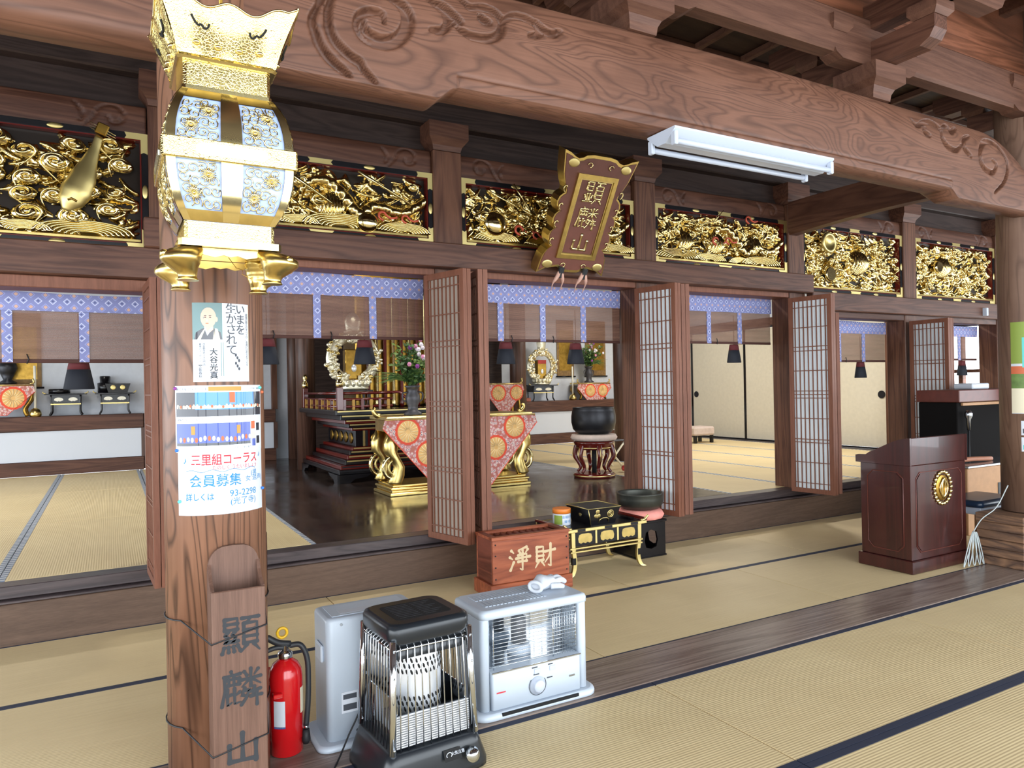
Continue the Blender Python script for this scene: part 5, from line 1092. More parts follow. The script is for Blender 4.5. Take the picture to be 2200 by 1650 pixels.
for x, k in ((-.062, 0), (.062, 1)):
    Mc = Matrix.Translation((x, -.1455, .078)) @ Matrix.Rotation(tilt, 4, 'X')
    cr = MB()
    if k == 0:
        for a in (-.7, 0, .7): cr.sphere((.016*math.sin(a), 0, .012+.014*math.cos(a)), (.008, .002, .017), 10, 6, Mc)
        cr.sphere((-.016, 0, -.008), (.015, .002, .015), 10, 6, Mc); cr.sphere((.016, 0, -.008), (.015, .002, .015), 10, 6, Mc); cr.sphere((0, 0, -.012), (.010, .0022, .017), 10, 6, Mc)
    else:
        cr.tube([(.028*math.cos(a), 0, .028*math.sin(a)) for a in np.linspace(0, 2*math.pi, 24)[:-1]], .004, 6, closed=True, M=Mc); cr.tube([(.014*math.cos(a), 0, .018*math.sin(a)) for a in np.linspace(0, 2*math.pi, 20)[:-1]], .004, 6, closed=True, M=Mc); cr.sphere((0, 0, 0), (.005, .002, .01), 8, 6, Mc)
    cr.build('gilt_crest', 'gold_rough', cb)
MB().sphere((-.1365, -.02, .08), (.003, .022, .022), 10, 8).build('gilt_crest', 'gold_rough', cb)
MB().tube([(-.045, -.136, .015), (-.042, -.148, .04), (-.02, -.152, .052), (.02, -.152, .052), (.042, -.148, .04), (.045, -.136, .015)], .003, 6).build('gilt_handle', 'gold_rough', cb)
MB().prism([(-.02, 0), (.02, 0), (.02, .012), (-.02, .012)], -.14, .14, 'y').build('striker_rest', 'black_lacquer', label='black lacquer bar with red underside lying at the table end beside the crest box', cat='bar', loc=(3.62, 4.74, .3685), rot=(0, 0, .12))
bs = thing('bell_stand', 'black wooden cube stand with curved cutout under the pink bell cushion', 'stand', (3.925, 4.875, .002))
hole = [(-.075, .06), (-.05, .05), (.05, .05), (.075, .06)]
def holed(axis, d0, d1, nm):
    W2 = .152; o = [(-W2, .0), (W2, .0), (W2, .285), (-W2, .285)]
    i = [(-.055, .085), (.0, .07), (.055, .085), (.07, .14), (.055, .21), (0, .23), (-.055, .21), (-.07, .14)]
    o8 = [(-W2, 0), (0, 0), (W2, 0), (W2, .14), (W2, .285), (0, .285), (-W2, .285), (-W2, .14)]
    vs = []; P_ = (lambda p, d: (p[0], d, p[1])) if axis == 'y' else (lambda p, d: (d, p[0], p[1]))
    for d in (d0, d1): vs += [P_(p, d) for p in o8]+[P_(p, d) for p in i]
    fs = []
    for k in range(8):
        j = (k+1) % 8; fs += [(k, j, 8+j, 8+k), (16+k, 24+k, 24+j, 16+j), (k, 16+k, 16+j, j), (8+k, 8+j, 24+j, 24+k)]
    mb = MB(); mb.add(vs, fs); mb.build(nm, 'black_lacquer', bs)
holed('y', -.155, -.137, 'side_panel'); holed('y', .137, .155, 'side_panel'); holed('x', -.1545, -.1525, 'side_panel') ; holed('x', .1525, .1545, 'side_panel')
MB().box(-.165, .165, -.165, .165, .2855, .306, .004).build('top_board', 'black_lacquer', bs); MB().box(-.162, .162, -.162, .162, 0, .012, .003).build('foot_frame', 'black_lacquer', bs)
m = MB(); lps = []
for a_, z in ((.13, .0), (.18, .012), (.197, .045), (.18, .075), (.14, .085)): lps.append([(a_*(1+.02*math.cos(k*1.6))*math.cos(2*math.pi*k/32), a_*(1+.02*math.cos(k*1.6))*math.sin(2*math.pi*k/32), z) for k in range(32)])
m.rings(lps).build('bell_cushion', 'pink_cloth', label='round salmon pink cushion under the small bronze bell', cat='cushion', loc=(3.915, 4.845, .309))
MB().lathe([(.12, 0), (.165, .012), (.19, .045), (.197, .09), (.196, .128), (.200, .135), (.186, .137), (.180, .125), (.178, .05), (.10, .02), (.0001, .018)], 36).build('standing_bell', 'rin_metal', label='dark bronze bowl bell on the salmon pink cushion', cat='bell', loc=(3.915, 4.845, .3945))

# ================================================================== LECTERN CORNER
lc = thing('lectern', 'dark mahogany lectern with gilt wreath emblem beside the far pillar', 'lectern', (5.52, 3.455, .003))
MB().box(-.375, .375, -.225, .225, 0, .095, .005).build('plinth', 'lectern_wood', lc)
MB().box(-.355, .355, -.205, .205, .0955, .80, .004).build('body', 'lectern_wood', lc)
prof = [(-.212, .80), (.235, .80), (.235, .855)]+[(.235-.447*t, .86+.145*(t*t*(3-2*t)) if t > .2 else .86+.02*t) for t in np.linspace(.05, 1, 14)]
MB().prism(prof, -.37, -.352, 'x').build('reading_cheek', 'lectern_wood', lc); MB().prism(prof, .352, .37, 'x').build('reading_cheek', 'lectern_wood', lc)
MB().box(-.3515, .3515, -.212, -.192, .801, 1.006, .004).build('front_fascia', 'lectern_wood', lc)
MB().prism([(-.19, .90), (.23, .82), (.23, .835), (-.19, .92)], -.3515, .3515, 'x').build('reading_board', 'lectern_wood', lc)
def mould(pts, nm='panel_moulding'):
    MB().tube(pts, .004, 6, closed=True).build(nm, 'organ_red', lc)
c8 = lambda a, b, z0, z1, k: [(a+k, z0), (b-k, z0), (b, z0+k), (b, z1-k), (b-k, z1), (a+k, z1), (a, z1-k), (a, z0+k)]
mould([(x, -.206, z) for x, z in c8(-.295, .295, .15, .745, .045)]); mould([(-.356, y, z) for y, z in c8(-.145, .145, .15, .745, .045)])
MB().prism(c8(-.285, .285, .16, .735, .042), -.2095, -.2055, 'y').build('raised_panel', 'lectern_wood', lc); MB().prism(c8(-.135, .135, .16, .735, .042), -.3595, -.3555, 'x').build('raised_panel', 'lectern_wood', lc)
em = MB().sphere((0, 0, 0), (.085, .008, .10), 24, 10).build('emblem', 'gold_dark', lc, (.03, -.213, .61))
for k in range(22):
    a = 2*math.pi*k/22; MB().sphere((.108*math.cos(a), -.004, .122*math.sin(a)), (.017, .010, .015), 10, 6).build('wreath_leaf', 'gold', em)
for s in (-1, 1):
    for q in (.025, .05): MB().tube([(s*q*math.sin(t*math.pi), -.010, -.075+.15*t) for t in [i/12 for i in range(13)]], .006, 6).build('wisteria_spray', 'gold', em)
sb = thing('bench', 'low white framed bench with a dark leather cushion behind the lectern', 'bench', (6.42, 3.45, .0))
MB().box(-.27, .27, -.16, .16, .33, .39, .004).build('seat_rail', 'white_enamel', sb); rbox(-.29, .29, -.18, .18, .391, .445, .04, .025).build('seat_cushion', 'cushion_leather', sb)
for sx in (-1, 1):
    for sy in (-1, 1): MB().box(sx*.235-.025, sx*.235+.025, sy*.13-.02, sy*.13+.02, 0, .3295, .003).build('leg', 'brown_board', sb)
cab = thing('keyboard_cabinet', 'tan wooden cabinet with papers on top, behind the lectern', 'cabinet', (7.35, 3.92, 0))
MB().box(-.5, .5, -.15, .15, .001, .615, .006).build('cabinet_body', 'brown_board', cab); MB().box(-.52, .52, -.17, .15, .616, .64, .004).build('cabinet_top', 'steel', cab); MB().box(.0, .12, -.155, -.1505, .34, .45).build('socket_plate', 'black_plastic', cab)
MB().tube(bez([(-.3, -.1, .665), (-.1, -.12, .668), (.1, -.14, .662), (.22, -.13, .655)], 5), [.022]*16, 10).build('rolled_cloth', 'brown_hand', label='brown rolled cloth lying on the tan cabinet behind the lectern', cat='cloth', loc=(7.25, 4.02, .006))
og = thing('organ', 'black upright organ with reddish top, half hidden between lectern and far pillar', 'organ', (8.15, 4.40, 0))
MB().box(-.68, .68, -.2, .2, .001, 1.20, .008).build('case', 'organ_black', og); MB().box(-.70, .70, -.235, .21, 1.201, 1.325, .006).build('top_case', 'organ_red', og); MB().box(-.62, .62, -.225, -.201, 1.165, 1.195, .003).build('trim_strip', 'brown_board', og)
MB().tube(bez([(.1, -.24, 1.33), (.13, -.26, 1.25), (.12, -.265, 1.12), (.15, -.26, 1.02)], 5), [.05, .055, .06, .06, .06, .06, .055, .05, .05, .045, .04, .04, .035, .03, .02, .01], 10).build('red_cloth', 'red_cloth', label='rust red cloth hanging off the organ top', cat='cloth', loc=(8.25, 4.34, .004))
MB().box(-.16, .16, -.1, .1, 0, .06, .01).build('paper_pile', 'white_paper', label='pale papers and cables heaped on the organ top', cat='papers', loc=(8.1, 4.40, 1.327))
mk = thing('microphone', 'grey handheld microphone clipped upright before the organ', 'microphone', (7.55, 4.135, 0))
MB().cyl((0, 0, .0), (0, 0, .92), .009, n=10).build('stand_rod', 'black_matte', mk); MB().lathe([(.05, 0), (.05, .012), (.02, .02)], 20).build('stand_foot', 'black_matte', mk); MB().lathe([(.016, .92), (.02, 1.03), (.034, 1.06), (.036, 1.09), (.02, 1.12)], 16).build('microphone_head', 'steel', mk)
cw = thing('cable_coil', 'pale coiled cable hanging against the timber pillar base', 'cable', (5.80, 3.20, 0))
for k, (xk, wk) in enumerate(((-.13, .014), (-.075, .022), (-.01, .026), (.05, .020), (.095, .014))):
    pts = [(-.02+xk*(1-math.cos(a))/2+wk*math.sin(a), -.05-.006*k, .138+.128*math.cos(a)) for a in np.linspace(0, 2*math.pi, 33)[:-1]]
    MB().tube(pts, .004, 6, closed=True).build('cable_loop', 'wire_grey', cw)
MB().tube(bez([(-.02, -.05, .26), (.05, -.08, .36), (.14, -.14, .45), (.19, -.2, .62)], 6), .004, 6).build('cable_lead', 'wire_grey', cw)
# notices on the far pillar
QC = (6.28, 3.0); A0 = math.atan2(-6.28, 3.0)
fp = thing('green_poster', 'green picture poster on the far round pillar', 'poster')
kw = dict(c=QC, R=.1785, a0=A0)
patch(fp, 'sheet', 'white_paper', -.095, .12, 1.165, 1.87, .001, 12, 2, **kw); patch(fp, 'green_picture', 'green_print', -.095, .12, 1.55, 1.87, .0014, 12, 2, **kw); patch(fp, 'sky_picture', 'photo_cream', -.095, .12, 1.17, 1.36, .0014, 12, 2, **kw); patch(fp, 'dark_band', 'photo_orange', -.095, .12, 1.47, 1.53, .0016, 12, 2, **kw); patch(fp, 'hedge_picture', 'leaf_pale', -.095, .12, 1.36, 1.47, .0014, 12, 2, **kw); patch(fp, 'blue_figure', 'cyan_print', -.02, .02, 1.52, 1.75, .0018, 4, 2, **kw)
for k, (z0, z1, m_) in enumerate(((1.00, 1.11, 'white_paper'), (.875, .985, 'cyan_print'))):
    n_ = thing('small_notice', ('upper' if k == 0 else 'lower')+' of two small notices below the green poster on the far pillar', 'notice'); patch(n_, 'sheet', 'white_paper', -.035, .06, z0, z1, .001, 6, 2, **kw); patch(n_, 'print_block', 'print_grey' if k == 0 else 'cyan_print', -.025, .05, z0+.015, z0+.05, .0014, 6, 2, **kw)
MB().box(-.02, .02, -.03, .03, -.05, .05, .004).build('wall_switch', 'white_enamel', label='small white box fixed on the far rail beside the pillar', cat='box', loc=(9.62, 5.04, 2.27))

# ================================================================== INNER HALL
def front_table(x, y, zf, w, d, h, name, label, cloth, gold_leg=True, cat='altar table', big=True):
    t = thing(name, label, cat, (x, y, zf))
    MB().box(-w/2, w/2, -d/2, d/2, h-.035, h, .005).build('table_top', 'gold_satin', t); MB().box(-w/2+.05, w/2-.05, -d/2+.04, d/2-.04, h-.16, h-.0355, .004).build('carcass', 'gold_dark', t)
    for s in (-1, 1):
        for e in (-1, 1):
            y0 = e*(d/2-.07); xx = s*(w/2-.13)
            lp = []
            for x_, z_, r_ in ((.02, h-.16, .07), (.06, h*.66, .085), (.07, h*.55, .07), (.02, h*.46, .055), (-.02, h*.36, .06), (.0, h*.25, .075), (.03, h*.17, .08), (.02, .115, .06)):
                lp.append([(xx+s*x_+r_*math.cos(q), y0+.05*math.sin(q), z_) for q in [2*math.pi*k/14 for k in range(14)]])
            lg = MB().rings(lp).build('leg', 'gold_satin', t)
            MB().tube([(xx+s*(.05+.10*math.cos(q)), y0, h*.36+.115*math.sin(q)) for q in np.linspace(-2.2, 2.0, 16)], [.022]*16, 8).build('leg_scroll', 'gold', lg)
            MB().tube([(xx+s*(.04+.06*math.cos(q)), y0-.01, h*.36+.07*math.sin(q)) for q in np.linspace(-2.6, 2.4, 14)], [.014]*14, 8).build('leg_scroll', 'gold_rough', lg)
        MB().tube(bez([(s*(w/2-.02), 0, h), (s*(w/2+.02), 0, h+.015), (s*(w/2+.05), 0, h+.06), (s*(w/2+.03), 0, h+.09)], 4), [.03, .03, .03, .028, .028, .026, .024, .022, .02, .02, .018, .016, .016], 8).build('upturned_end', 'gold_satin', t)
    for z0, z1, i_ in ((0, .032, 0), (.0325, .06, .025), (.0605, .085, .012), (.0855, .112, .04)): MB().box(-w/2+.03+i_, w/2-.03-i_, -d/2+.005+i_, d/2-.005-i_, z0, z1, .006).build('base_tier', 'gold_satin', t)
    return t
def cloth(parent, w, h, y, drop, zbot, med, name='altar_cloth'):
    """inverted triangular altar cloth hanging over the front edge, with round medallions"""
    zt = h; W2 = w/2+.02
    poly = [(-W2, zt), (W2, zt), (W2+.03, zt-.10)]; f = (zt-.10-zbot)/(drop); bx = max(0, (W2+.03)*(1-f))
    poly += [(bx, zbot), (-bx, zbot), (-W2-.03, zt-.10)]
    c = MB().prism(poly, y-.006, y, 'y').build(name, 'altar_cloth', parent)
    edge = [(x, y-.008, z) for x, z in poly[2:]]; MB().tube(edge, .004, 5).build('cloth_edge', 'orange_thread', c); MB().tube([(poly[0][0], y-.01, zt-.012), (poly[1][0], y-.01, zt-.012)], .010, 6).build('cloth_band', 'gold_satin', c)
    for mx, mz, r in med:
        n = 32; lp = [[(mx+rr*(1+(.05 if k % 2 else 0))*math.cos(2*math.pi*k/n), y-.0062-zz, mz+rr*(1+(.05 if k % 2 else 0))*math.sin(2*math.pi*k/n)) for k in range(n)] for rr, zz in ((r, 0), (r, .0012))]
        md = MB().rings(lp, smooth=False).build('medallion_ring', 'orange_thread', c)
        lp = [[(mx+rr*math.cos(2*math.pi*k/n), y-.0076-zz, mz+rr*math.sin(2*math.pi*k/n)) for k in range(n)] for rr, zz in ((r*.84, 0), (r*.84, .001))]; MB().rings(lp, smooth=False).build('medallion', 'gold_thread', md)
        for k in range(16):
            a = 2*math.pi*k/16; MB().cyl((mx+r*.18*math.cos(a), y-.009, mz+r*.18*math.sin(a)), (mx+r*.8*math.cos(a), y-.009, mz+r*.8*math.sin(a)), r*.028, r*.05, 5).build('petal_line', 'gold_thread_pale', md)
    return c
FT = front_table(3.315, 7.33, ZI+.001, 1.72, .56, .815, 'offering_table', 'gold legged offering table with orange chrysanthemum cloth in the middle of the altar hall', None)
cl = cloth(None, 1.72, ZI+.80, 0, 1.02, ZI+.04, [(-.64, 1.0, .135), (-.42, .76, .135), (.62, 1.0, .135), (.38, .78, .135), (.13, 1.0, .135), (-.15, 1.0, .135), (.13, .56, .135), (-.16, .54, .135), (-.02, .78, .1)])
cl.location = (3.315, 7.04, 0); tag(cl, 'orange and gold chrysanthemum medallion cloth hanging before the middle offering table', 'altar cloth')
def flower_vase(x, y, z, s, label, nleaf=150, seed=1, lean=-1):
    t = thing('flower_vase', label, 'vase', (x, y, z))
    MB().lathe([(.10*s, 0), (.105*s, .02*s), (.06*s, .05*s), (.055*s, .10*s), (.085*s, .17*s), (.08*s, .22*s), (.055*s, .27*s), (.07*s, .31*s), (.10*s, .335*s), (.085*s, .33*s)], 28).build('vase_body', 'bronze_grey', t)
    for q in (-1, 1): MB().tube(bez([(q*.06*s, 0, .26*s), (q*.115*s, 0, .25*s), (q*.12*s, 0, .19*s), (q*.085*s, 0, .15*s)], 5), .010*s, 6).build('vase_ear', 'bronze_grey', t)
    rg = random.Random(seed); lf = MB(); lf2 = MB(); st = MB()
    for k in range(46):
        a = rg.uniform(0, 6.28); r = rg.uniform(.05, .36)*s; hgt = rg.uniform(.10, .50)*s; tip = Vector((r*math.cos(a), r*.55*math.sin(a), .32*s+hgt)); mid = Vector((tip.x*.35, tip.y*.35, .32*s+hgt*.55)); pts = bez([(0, 0, .28*s), tuple(mid), tuple(tip)], 4); st.tube(pts, .003*s, 4)
        for j in range(nleaf//10):
            p0 = Vector(pts[rg.randrange(3, len(pts))]); d = Vector((rg.gauss(0, 1), rg.gauss(0, 1), rg.gauss(.1, .7))).normalized(); l = rg.uniform(.04, .08)*s; wv = d.orthogonal().normalized()*l*.3
            (lf if k % 3 else lf2).add([p0, p0+d*l*.5+wv, p0+d*l, p0+d*l*.5-wv], [(0, 1, 2, 3)])
    for k in range(26):     # long drooping sprays to one side
        a = rg.uniform(-.5, .5); l = rg.uniform(.25, .42)*s; b0 = Vector((lean*.05*s, 0, .38*s)); tip = b0+Vector((lean*l, rg.uniform(-.1, .1)*s, rg.uniform(-.06, .12)*s)); mid = (b0+tip)/2+Vector((0, 0, .05*s)); lf2.tube([b0, mid, tip], [.005*s, .004*s, .001*s], 4)
    st.build('stems', 'leaf_green', t, kind='stuff'); lf.build('leaves', 'leaf_green', t, kind='stuff'); lf2.build('pale_leaves', 'leaf_pale', t, kind='stuff')
    for k in range(16):
        mname = ('petal_white', 'petal_purple', 'petal_white', 'petal_pink')[k % 4]; c = Vector((rg.gauss(.05, .07)*s, rg.uniform(-.16, -.04)*s, .72*s+rg.gauss(0, .06)*s)) if k < 12 else Vector((rg.gauss(.0, .1)*s, -.15*s, rg.uniform(.45, .7)*s))
        m = MB()
        for j in range(6): a = j*1.047; m.sphere((c.x+.014*s*math.cos(a), c.y, c.z+.014*s*math.sin(a)), (.013*s, .008*s, .013*s), 8, 5)
        m.sphere((c.x, c.y-.008*s, c.z), .010*s, 8, 5); m.build('blossom', mname, t)
flower_vase(2.86, 7.36, ZI+.8165, .95, 'bronze flower vase with purple and white blossoms on the middle offering table', 210, 3)
cs = thing('crane_candlestick', 'dark bronze candlestick standing on the middle offering table behind the folded doors', 'candlestick', (3.65, 7.36, ZI+.8165))
MB().lathe([(.07, 0), (.075, .015), (.045, .04), (.03, .08), (.045, .13), (.06, .17), (.03, .22), (.02, .28), (.05, .31), (.02, .33), (.016, .40), (.055, .42), (.05, .425)], 20).build('candlestick_body', 'bronze_grey', cs); MB().lathe([(.012, .4255), (.012, .52)], 10).build('candle', 'ivory', cs)
# stepped dais
dz = thing('altar_dais', 'dark lacquer stepped altar dais with balustrade, behind the offering table', 'altar', (3.315, 9.3, ZI+.001))
def tier(hx, hy, z0, z1, mat, nm): MB().box(-hx, hx, -hy, hy, z0, z1, .006).build(nm, mat, dz)
TI = [(.985, .90, .10, .155, 'black_lacquer'), (.955, .87, .155, .20, 'red_lacquer'), (.88, .80, .20, .26, 'black_lacquer'), (.84, .76, .26, .31, 'red_lacquer'), (.80, .72, .31, .36, 'black_lacquer'), (.76, .68, .36, .40, 'red_lacquer'), (.70, .62, .40, .60, 'black_lacquer'), (.76, .68, .60, .64, 'red_lacquer'), (.82, .74, .64, .69, 'black_lacquer'), (.88, .80, .69, .74, 'red_lacquer'), (.95, .87, .74, .80, 'black_lacquer'), (1.02, .93, .80, .86, 'black_lacquer')]
for k, (hx, hy, z0, z1, m_) in enumerate(TI):
    tier(hx, hy, z0+.0005, z1, m_, 'dais_tier')
    if k not in (6,): MB().box(-hx+.02, hx-.02, -hy-.004, -hy-.0005, z1-.022, z1-.006).build('gilt_line', 'gold_rough' if k > 1 else 'bronze', dz)
for s in (-1, 1):
    for e in (-1, 1):
        MB().prism([(s*.99, .0), (s*.99, .0995), (s*.60, .0995), (s*.66, .06), (s*.80, .045), (s*.86, .0)], e*.905-.02, e*.905+.02, 'y').build('foot', 'black_lacquer', dz); MB().prism([(e*.90, .0), (e*.90, .0995), (e*.50, .0995), (e*.56, .06), (e*.70, .045), (e*.76, .0)], s*.985-.02, s*.985+.02, 'x').build('foot', 'black_lacquer', dz)
for k in range(5):
    for q, m_ in ((-.03, 'gold_rough'), (0, 'rubber'), (.03, 'red_lacquer')): MB().box(-.56+.28*k+q-.012, -.56+.28*k+q+.012, -.635, -.6205, .405, .598).build('waist_strut', m_, dz)
    if k < 4: MB().sphere((-.42+.28*k, -.622, .50), (.09, .012, .07), 14, 8).build('waist_carving', 'gold_dark', dz)
    MB().sphere((-.705, -.45+.22*k, .50), (.012, .08, .07), 12, 8).build('waist_carving', 'gold_dark', dz)
def rail(p0, p1, nb):
    p0, p1 = Vector(p0), Vector(p1)
    for z in (.90, .985, 1.06): MB().cyl(p0+Vector((0, 0, z)), p1+Vector((0, 0, z)), .017, n=8).build('balustrade_rail', 'red_lacquer', dz)
    for k in range(nb): q = p0+(p1-p0)*((k+.5)/nb); MB().box(q.x-.016, q.x+.016, q.y-.016, q.y+.016, .861, .985).build('baluster', 'photo_gold' if k % 2 else 'red_lacquer', dz)
rail((-.95, -.86, 0), (-.30, -.86, 0), 6); rail((.30, -.86, 0), (.95, -.86, 0), 6); rail((-.95, -.86, 0), (-.95, .86, 0), 12); rail((.95, -.86, 0), (.95, .86, 0), 12)
for sx in (-1, 1):
    for sy in (-1, 1): MB().box(sx*.95-.035, sx*.95+.035, sy*.86-.035, sy*.86+.035, .8605, 1.13, .005).build('newel_post', 'red_lacquer', dz); MB().lathe([(.03, 0), (.045, .02), (.045, .07), (.015, .10), (.035, .13), (.03, .17), (.0001, .20)], 16).build('newel_finial', 'gold', dz, (sx*.95, sy*.86, 1.131))
    MB().tube(bez([(sx*.30, -.86, 1.06), (sx*.22, -.90, 1.06), (sx*.16, -.93, 1.0), (sx*.10, -.95, .95), (sx*.12, -.95, .91)], 5), .017, 8).build('curled_rail', 'red_lacquer', dz)
def shrine(x, y, z, s, label, red=False):
    """gilt ring halo round a small shrine on a lotus foot"""
    t = thing('gilt_halo_shrine', label, 'altar ornament', (x, y, z))
    MB().lathe([(.16*s, 0), (.20*s, .02*s), (.15*s, .06*s), (.20*s, .12*s), (.16*s, .13*s)], 28, sy=.7).build('lotus_foot', 'silver_gilt', t)
    for k in range(14): a = 2*math.pi*k/14; MB().sphere((.185*s*math.cos(a), .13*s*math.sin(a), .085*s), (.03*s, .03*s, .05*s), 8, 6).build('lotus_petal', 'silver_gilt', t)
    rg = random.Random(7); m = MB(); R = .285*s
    ring_ = [(R*math.cos(a), 0, .40*s+R*math.sin(a)) for a in np.linspace(-1.3, math.pi+1.3, 40)]
    hb_ = MB().tube(ring_, [.07*s]*40, 10, flat=lambda p: (p[0], p[1]*.5, p[2])).build('halo_ring', 'silver_gilt', t)
    for k in range(150):
        a = rg.uniform(-1.3, math.pi+1.3); r = R+rg.uniform(-.075, .085)*s; MB().sphere((r*math.cos(a), rg.uniform(-.062, -.035)*s, .40*s+r*math.sin(a)), (rg.uniform(.018, .036)*s, .018*s, rg.uniform(.014, .03)*s), 8, 6).build('halo_leaf', 'gold_satin' if k % 4 == 0 else 'silver_gilt', hb_)
    MB().lathe([(.07*s, .70*s), (.095*s, .78*s), (.11*s, .88*s), (.075*s, .95*s), (.02*s, 1.0*s)], 20, sy=.5).build('flame_top', 'silver_gilt', t)
    MB().box(-.11*s, .11*s, -.02*s, .10*s, .135*s, .52*s, .012*s).build('shrine_box', 'gold_dark', t); MB().sphere((0, -.024*s, .28*s), (.035*s, .012*s, .05*s), 12, 8).build('shrine_jewel', 'bright_steel', t)
    if red: MB().box(-.10*s, .10*s, -.026*s, -.0205*s, .44*s, .52*s).build('red_panel', 'red_cloth', t)
sl = thing('altar_stand', 'black stand with gilt line carrying the halo ornament on the dais', 'stand', (2.72, 9.1, ZI+.8615)); MB().box(-.22, .22, -.16, .16, .20, .235, .004).build('stand_top', 'black_lacquer', sl)
for sx in (-1, 1):
    for sy in (-1, 1): MB().box(sx*.18-.015, sx*.18+.015, sy*.12-.015, sy*.12+.015, 0, .1995).build('leg', 'black_lacquer', sl)
shrine(2.735, 9.1, ZI+1.0975, 1.0, 'gilt halo ornament on the dais behind the flowers')
MB().box(-.62, .62, -.3, .3, 0, 1.9, .02).build('main_shrine', 'gold_dark', label='dull gold main shrine cabinet at the centre of the dais', cat='shrine', loc=(3.45, 9.6, ZI+.862))
for k in range(8): MB().lathe([(.03, 0), (.035, .05), (.025, .1), (.025, 1.5), (.035, 1.6)], 12).build('shrine_column', 'gold' if k % 2 else 'red_lacquer', label='slender gilt column before the main shrine' if k % 2 else 'slender red column before the main shrine', cat='column', group='columns before the main shrine', loc=(2.98+.115*k, 9.25, ZI+.862))
# small altars on the platforms
def small_table(x, y, z, w, label, tall=.31, fans=2):
    t = thing('lacquer_stand', label, 'stand', (x, y, z)); d = .3
    MB().box(-w/2, w/2, -d/2, d/2, tall-.018, tall, .004).build('stand_top', 'black_lacquer', t); ap = MB().box(-w*.37, w*.37, -d*.4, d*.4, tall-.13, tall-.019, .003).build('apron', 'black_lacquer', t)
    for s in (-1, 1):
        MB().tube(bez([(s*(w/2-.02), -d/2+.01, tall), (s*(w/2+.01), -d/2+.01, tall+.01), (s*(w/2+.02), -d/2+.01, tall+.03)], 3), .008, 6).build('upturned_end', 'gold_rough', t)
        for e in (-1, 1): MB().tube(bez([(s*w*.35, e*d*.38, tall-.02), (s*w*.34, e*d*.38, tall*.5), (s*w*.34, e*d*.38, tall*.2), (s*w*.39, e*d*.40, .008)], 4), .013, 6).build('leg', 'black_lacquer', t)
    MB().box(-w*.36, w*.36, -d*.4-.008, -d*.4-.001, tall-.155, tall-.138).build('gilt_rail', 'gold_rough', t)
    for k in range(fans):
        cx = -w*.17+w*.34*k; n = 10; pl = [(cx+.05*math.cos(a)*w/.45, tall-.085+.032*math.sin(a)) for a in np.linspace(-.25, math.pi+.25, n)]+[(cx-.012, tall-.108), (cx, tall-.10), (cx+.012, tall-.108)]
        MB().prism(pl, -d*.4-.003, -d*.4-.0008, 'y').build('fan_inlay', 'ivory', ap)
    return t
LZ = 1.1505
small_table(-.54, 11.95, LZ, .50, 'black lacquer stand with fan inlays under the red tassel'); small_table(.06, 11.95, LZ, .50, 'black lacquer stand with fan inlays carrying the crest box')
MB().lathe([(.13, 0), (.13, .06), (.12, .065)], 24).build('lacquer_tray', 'black_lacquer', label='flat round black box on the stand under the tassel', cat='box', loc=(-.62, 11.95, LZ+.3115))
bx = thing('crest_box', 'black crest box with a round lidded jar stacked behind, on the inner stand', 'box', (.10, 11.86, LZ+.3115)); MB().rings([[(-.12, -.05, 0), (.12, -.05, 0), (.12, .05, 0), (-.12, .05, 0)], [(-.16, -.06, .13), (.16, -.06, .13), (.16, .06, .13), (-.16, .06, .13)]], smooth=False).build('box_body', 'black_lacquer', bx)
for s in (-1, 1): MB().sphere((s*.06, -.058, .075), (.035, .004, .035), 12, 8).build('gilt_crest', 'gold_rough', bx)
MB().lathe([(.095, 0), (.10, .14), (.065, .15), (.07, .23), (.065, .24)], 24).build('lidded_jar', 'black_lacquer', label='tall round black lidded jar behind the inner crest box', cat='jar', loc=(-.06, 12.04, LZ+.3115))
def candlestand(x, y, z, h, label):
    t = thing('candle_stand', label, 'candlestick', (x, y, z)); MB().lathe([(.06, 0), (.075, .02), (.07, .06), (.05, .10), (.015, .12)], 20).build('stand_foot', 'gold_satin', t); MB().lathe([(.016, .1205), (.016, h)], 12).build('candle', 'ivory', t)
candlestand(-.90, 11.86, LZ, .70, 'tall white candle on a gilt foot beside the orange altar cloth'); candlestand(7.95, 11.85, LZ, .66, 'tall white candle on a gilt foot in the far wing altar')
def side_altar(x, y, z, w, h, label, clabel, zb, drop, med):
    t = thing('side_altar_table', label, 'altar table', (x, y, z)); MB().box(-w/2, w/2, -.16, .16, h-.03, h, .004).build('table_top', 'gold_satin', t)
    for s in (-1, 1):
        MB().tube(bez([(s*(w/2-.01), -.15, h), (s*(w/2+.03), -.15, h+.02), (s*(w/2+.02), -.15, h+.07)], 4), .014, 6).build('upturned_end', 'gold_satin', t)
        for e in (-1, 1): MB().tube(bez([(s*(w/2-.06), e*.12, h-.03), (s*(w/2-.0), e*.12, h*.6), (s*(w/2-.08), e*.12, h*.25), (s*(w/2-.05), e*.12, .01)], 4), .022, 8).build('leg', 'gold_dark', t)
    c = cloth(None, w, h-.005, 0, drop, zb, med); c.location = (x, y-.175, z); tag(c, clabel, 'altar cloth')
side_altar(-1.30, 11.95, LZ, .72, .45, 'gilt side altar table at the edge of view under the lute panel', 'orange chrysanthemum cloth of the near wing altar', .03, .40, [(.16, .26, .15), (-.18, .26, .15)])
MB().lathe([(.10, 0), (.11, .02), (.05, .06), (.09, .15), (.12, .22), (.10, .3)], 20).build('incense_burner', 'bronze', label='dark bronze incense burner on the near wing altar table', cat='incense burner', loc=(-1.22, 11.98, LZ+.452))
side_altar(8.42, 11.95, LZ, .72, .34, 'gilt side altar table in the far wing', 'orange chrysanthemum cloth of the far wing altar', -.08, .44, [(-.10, .18, .13), (.2, .18, .13)])
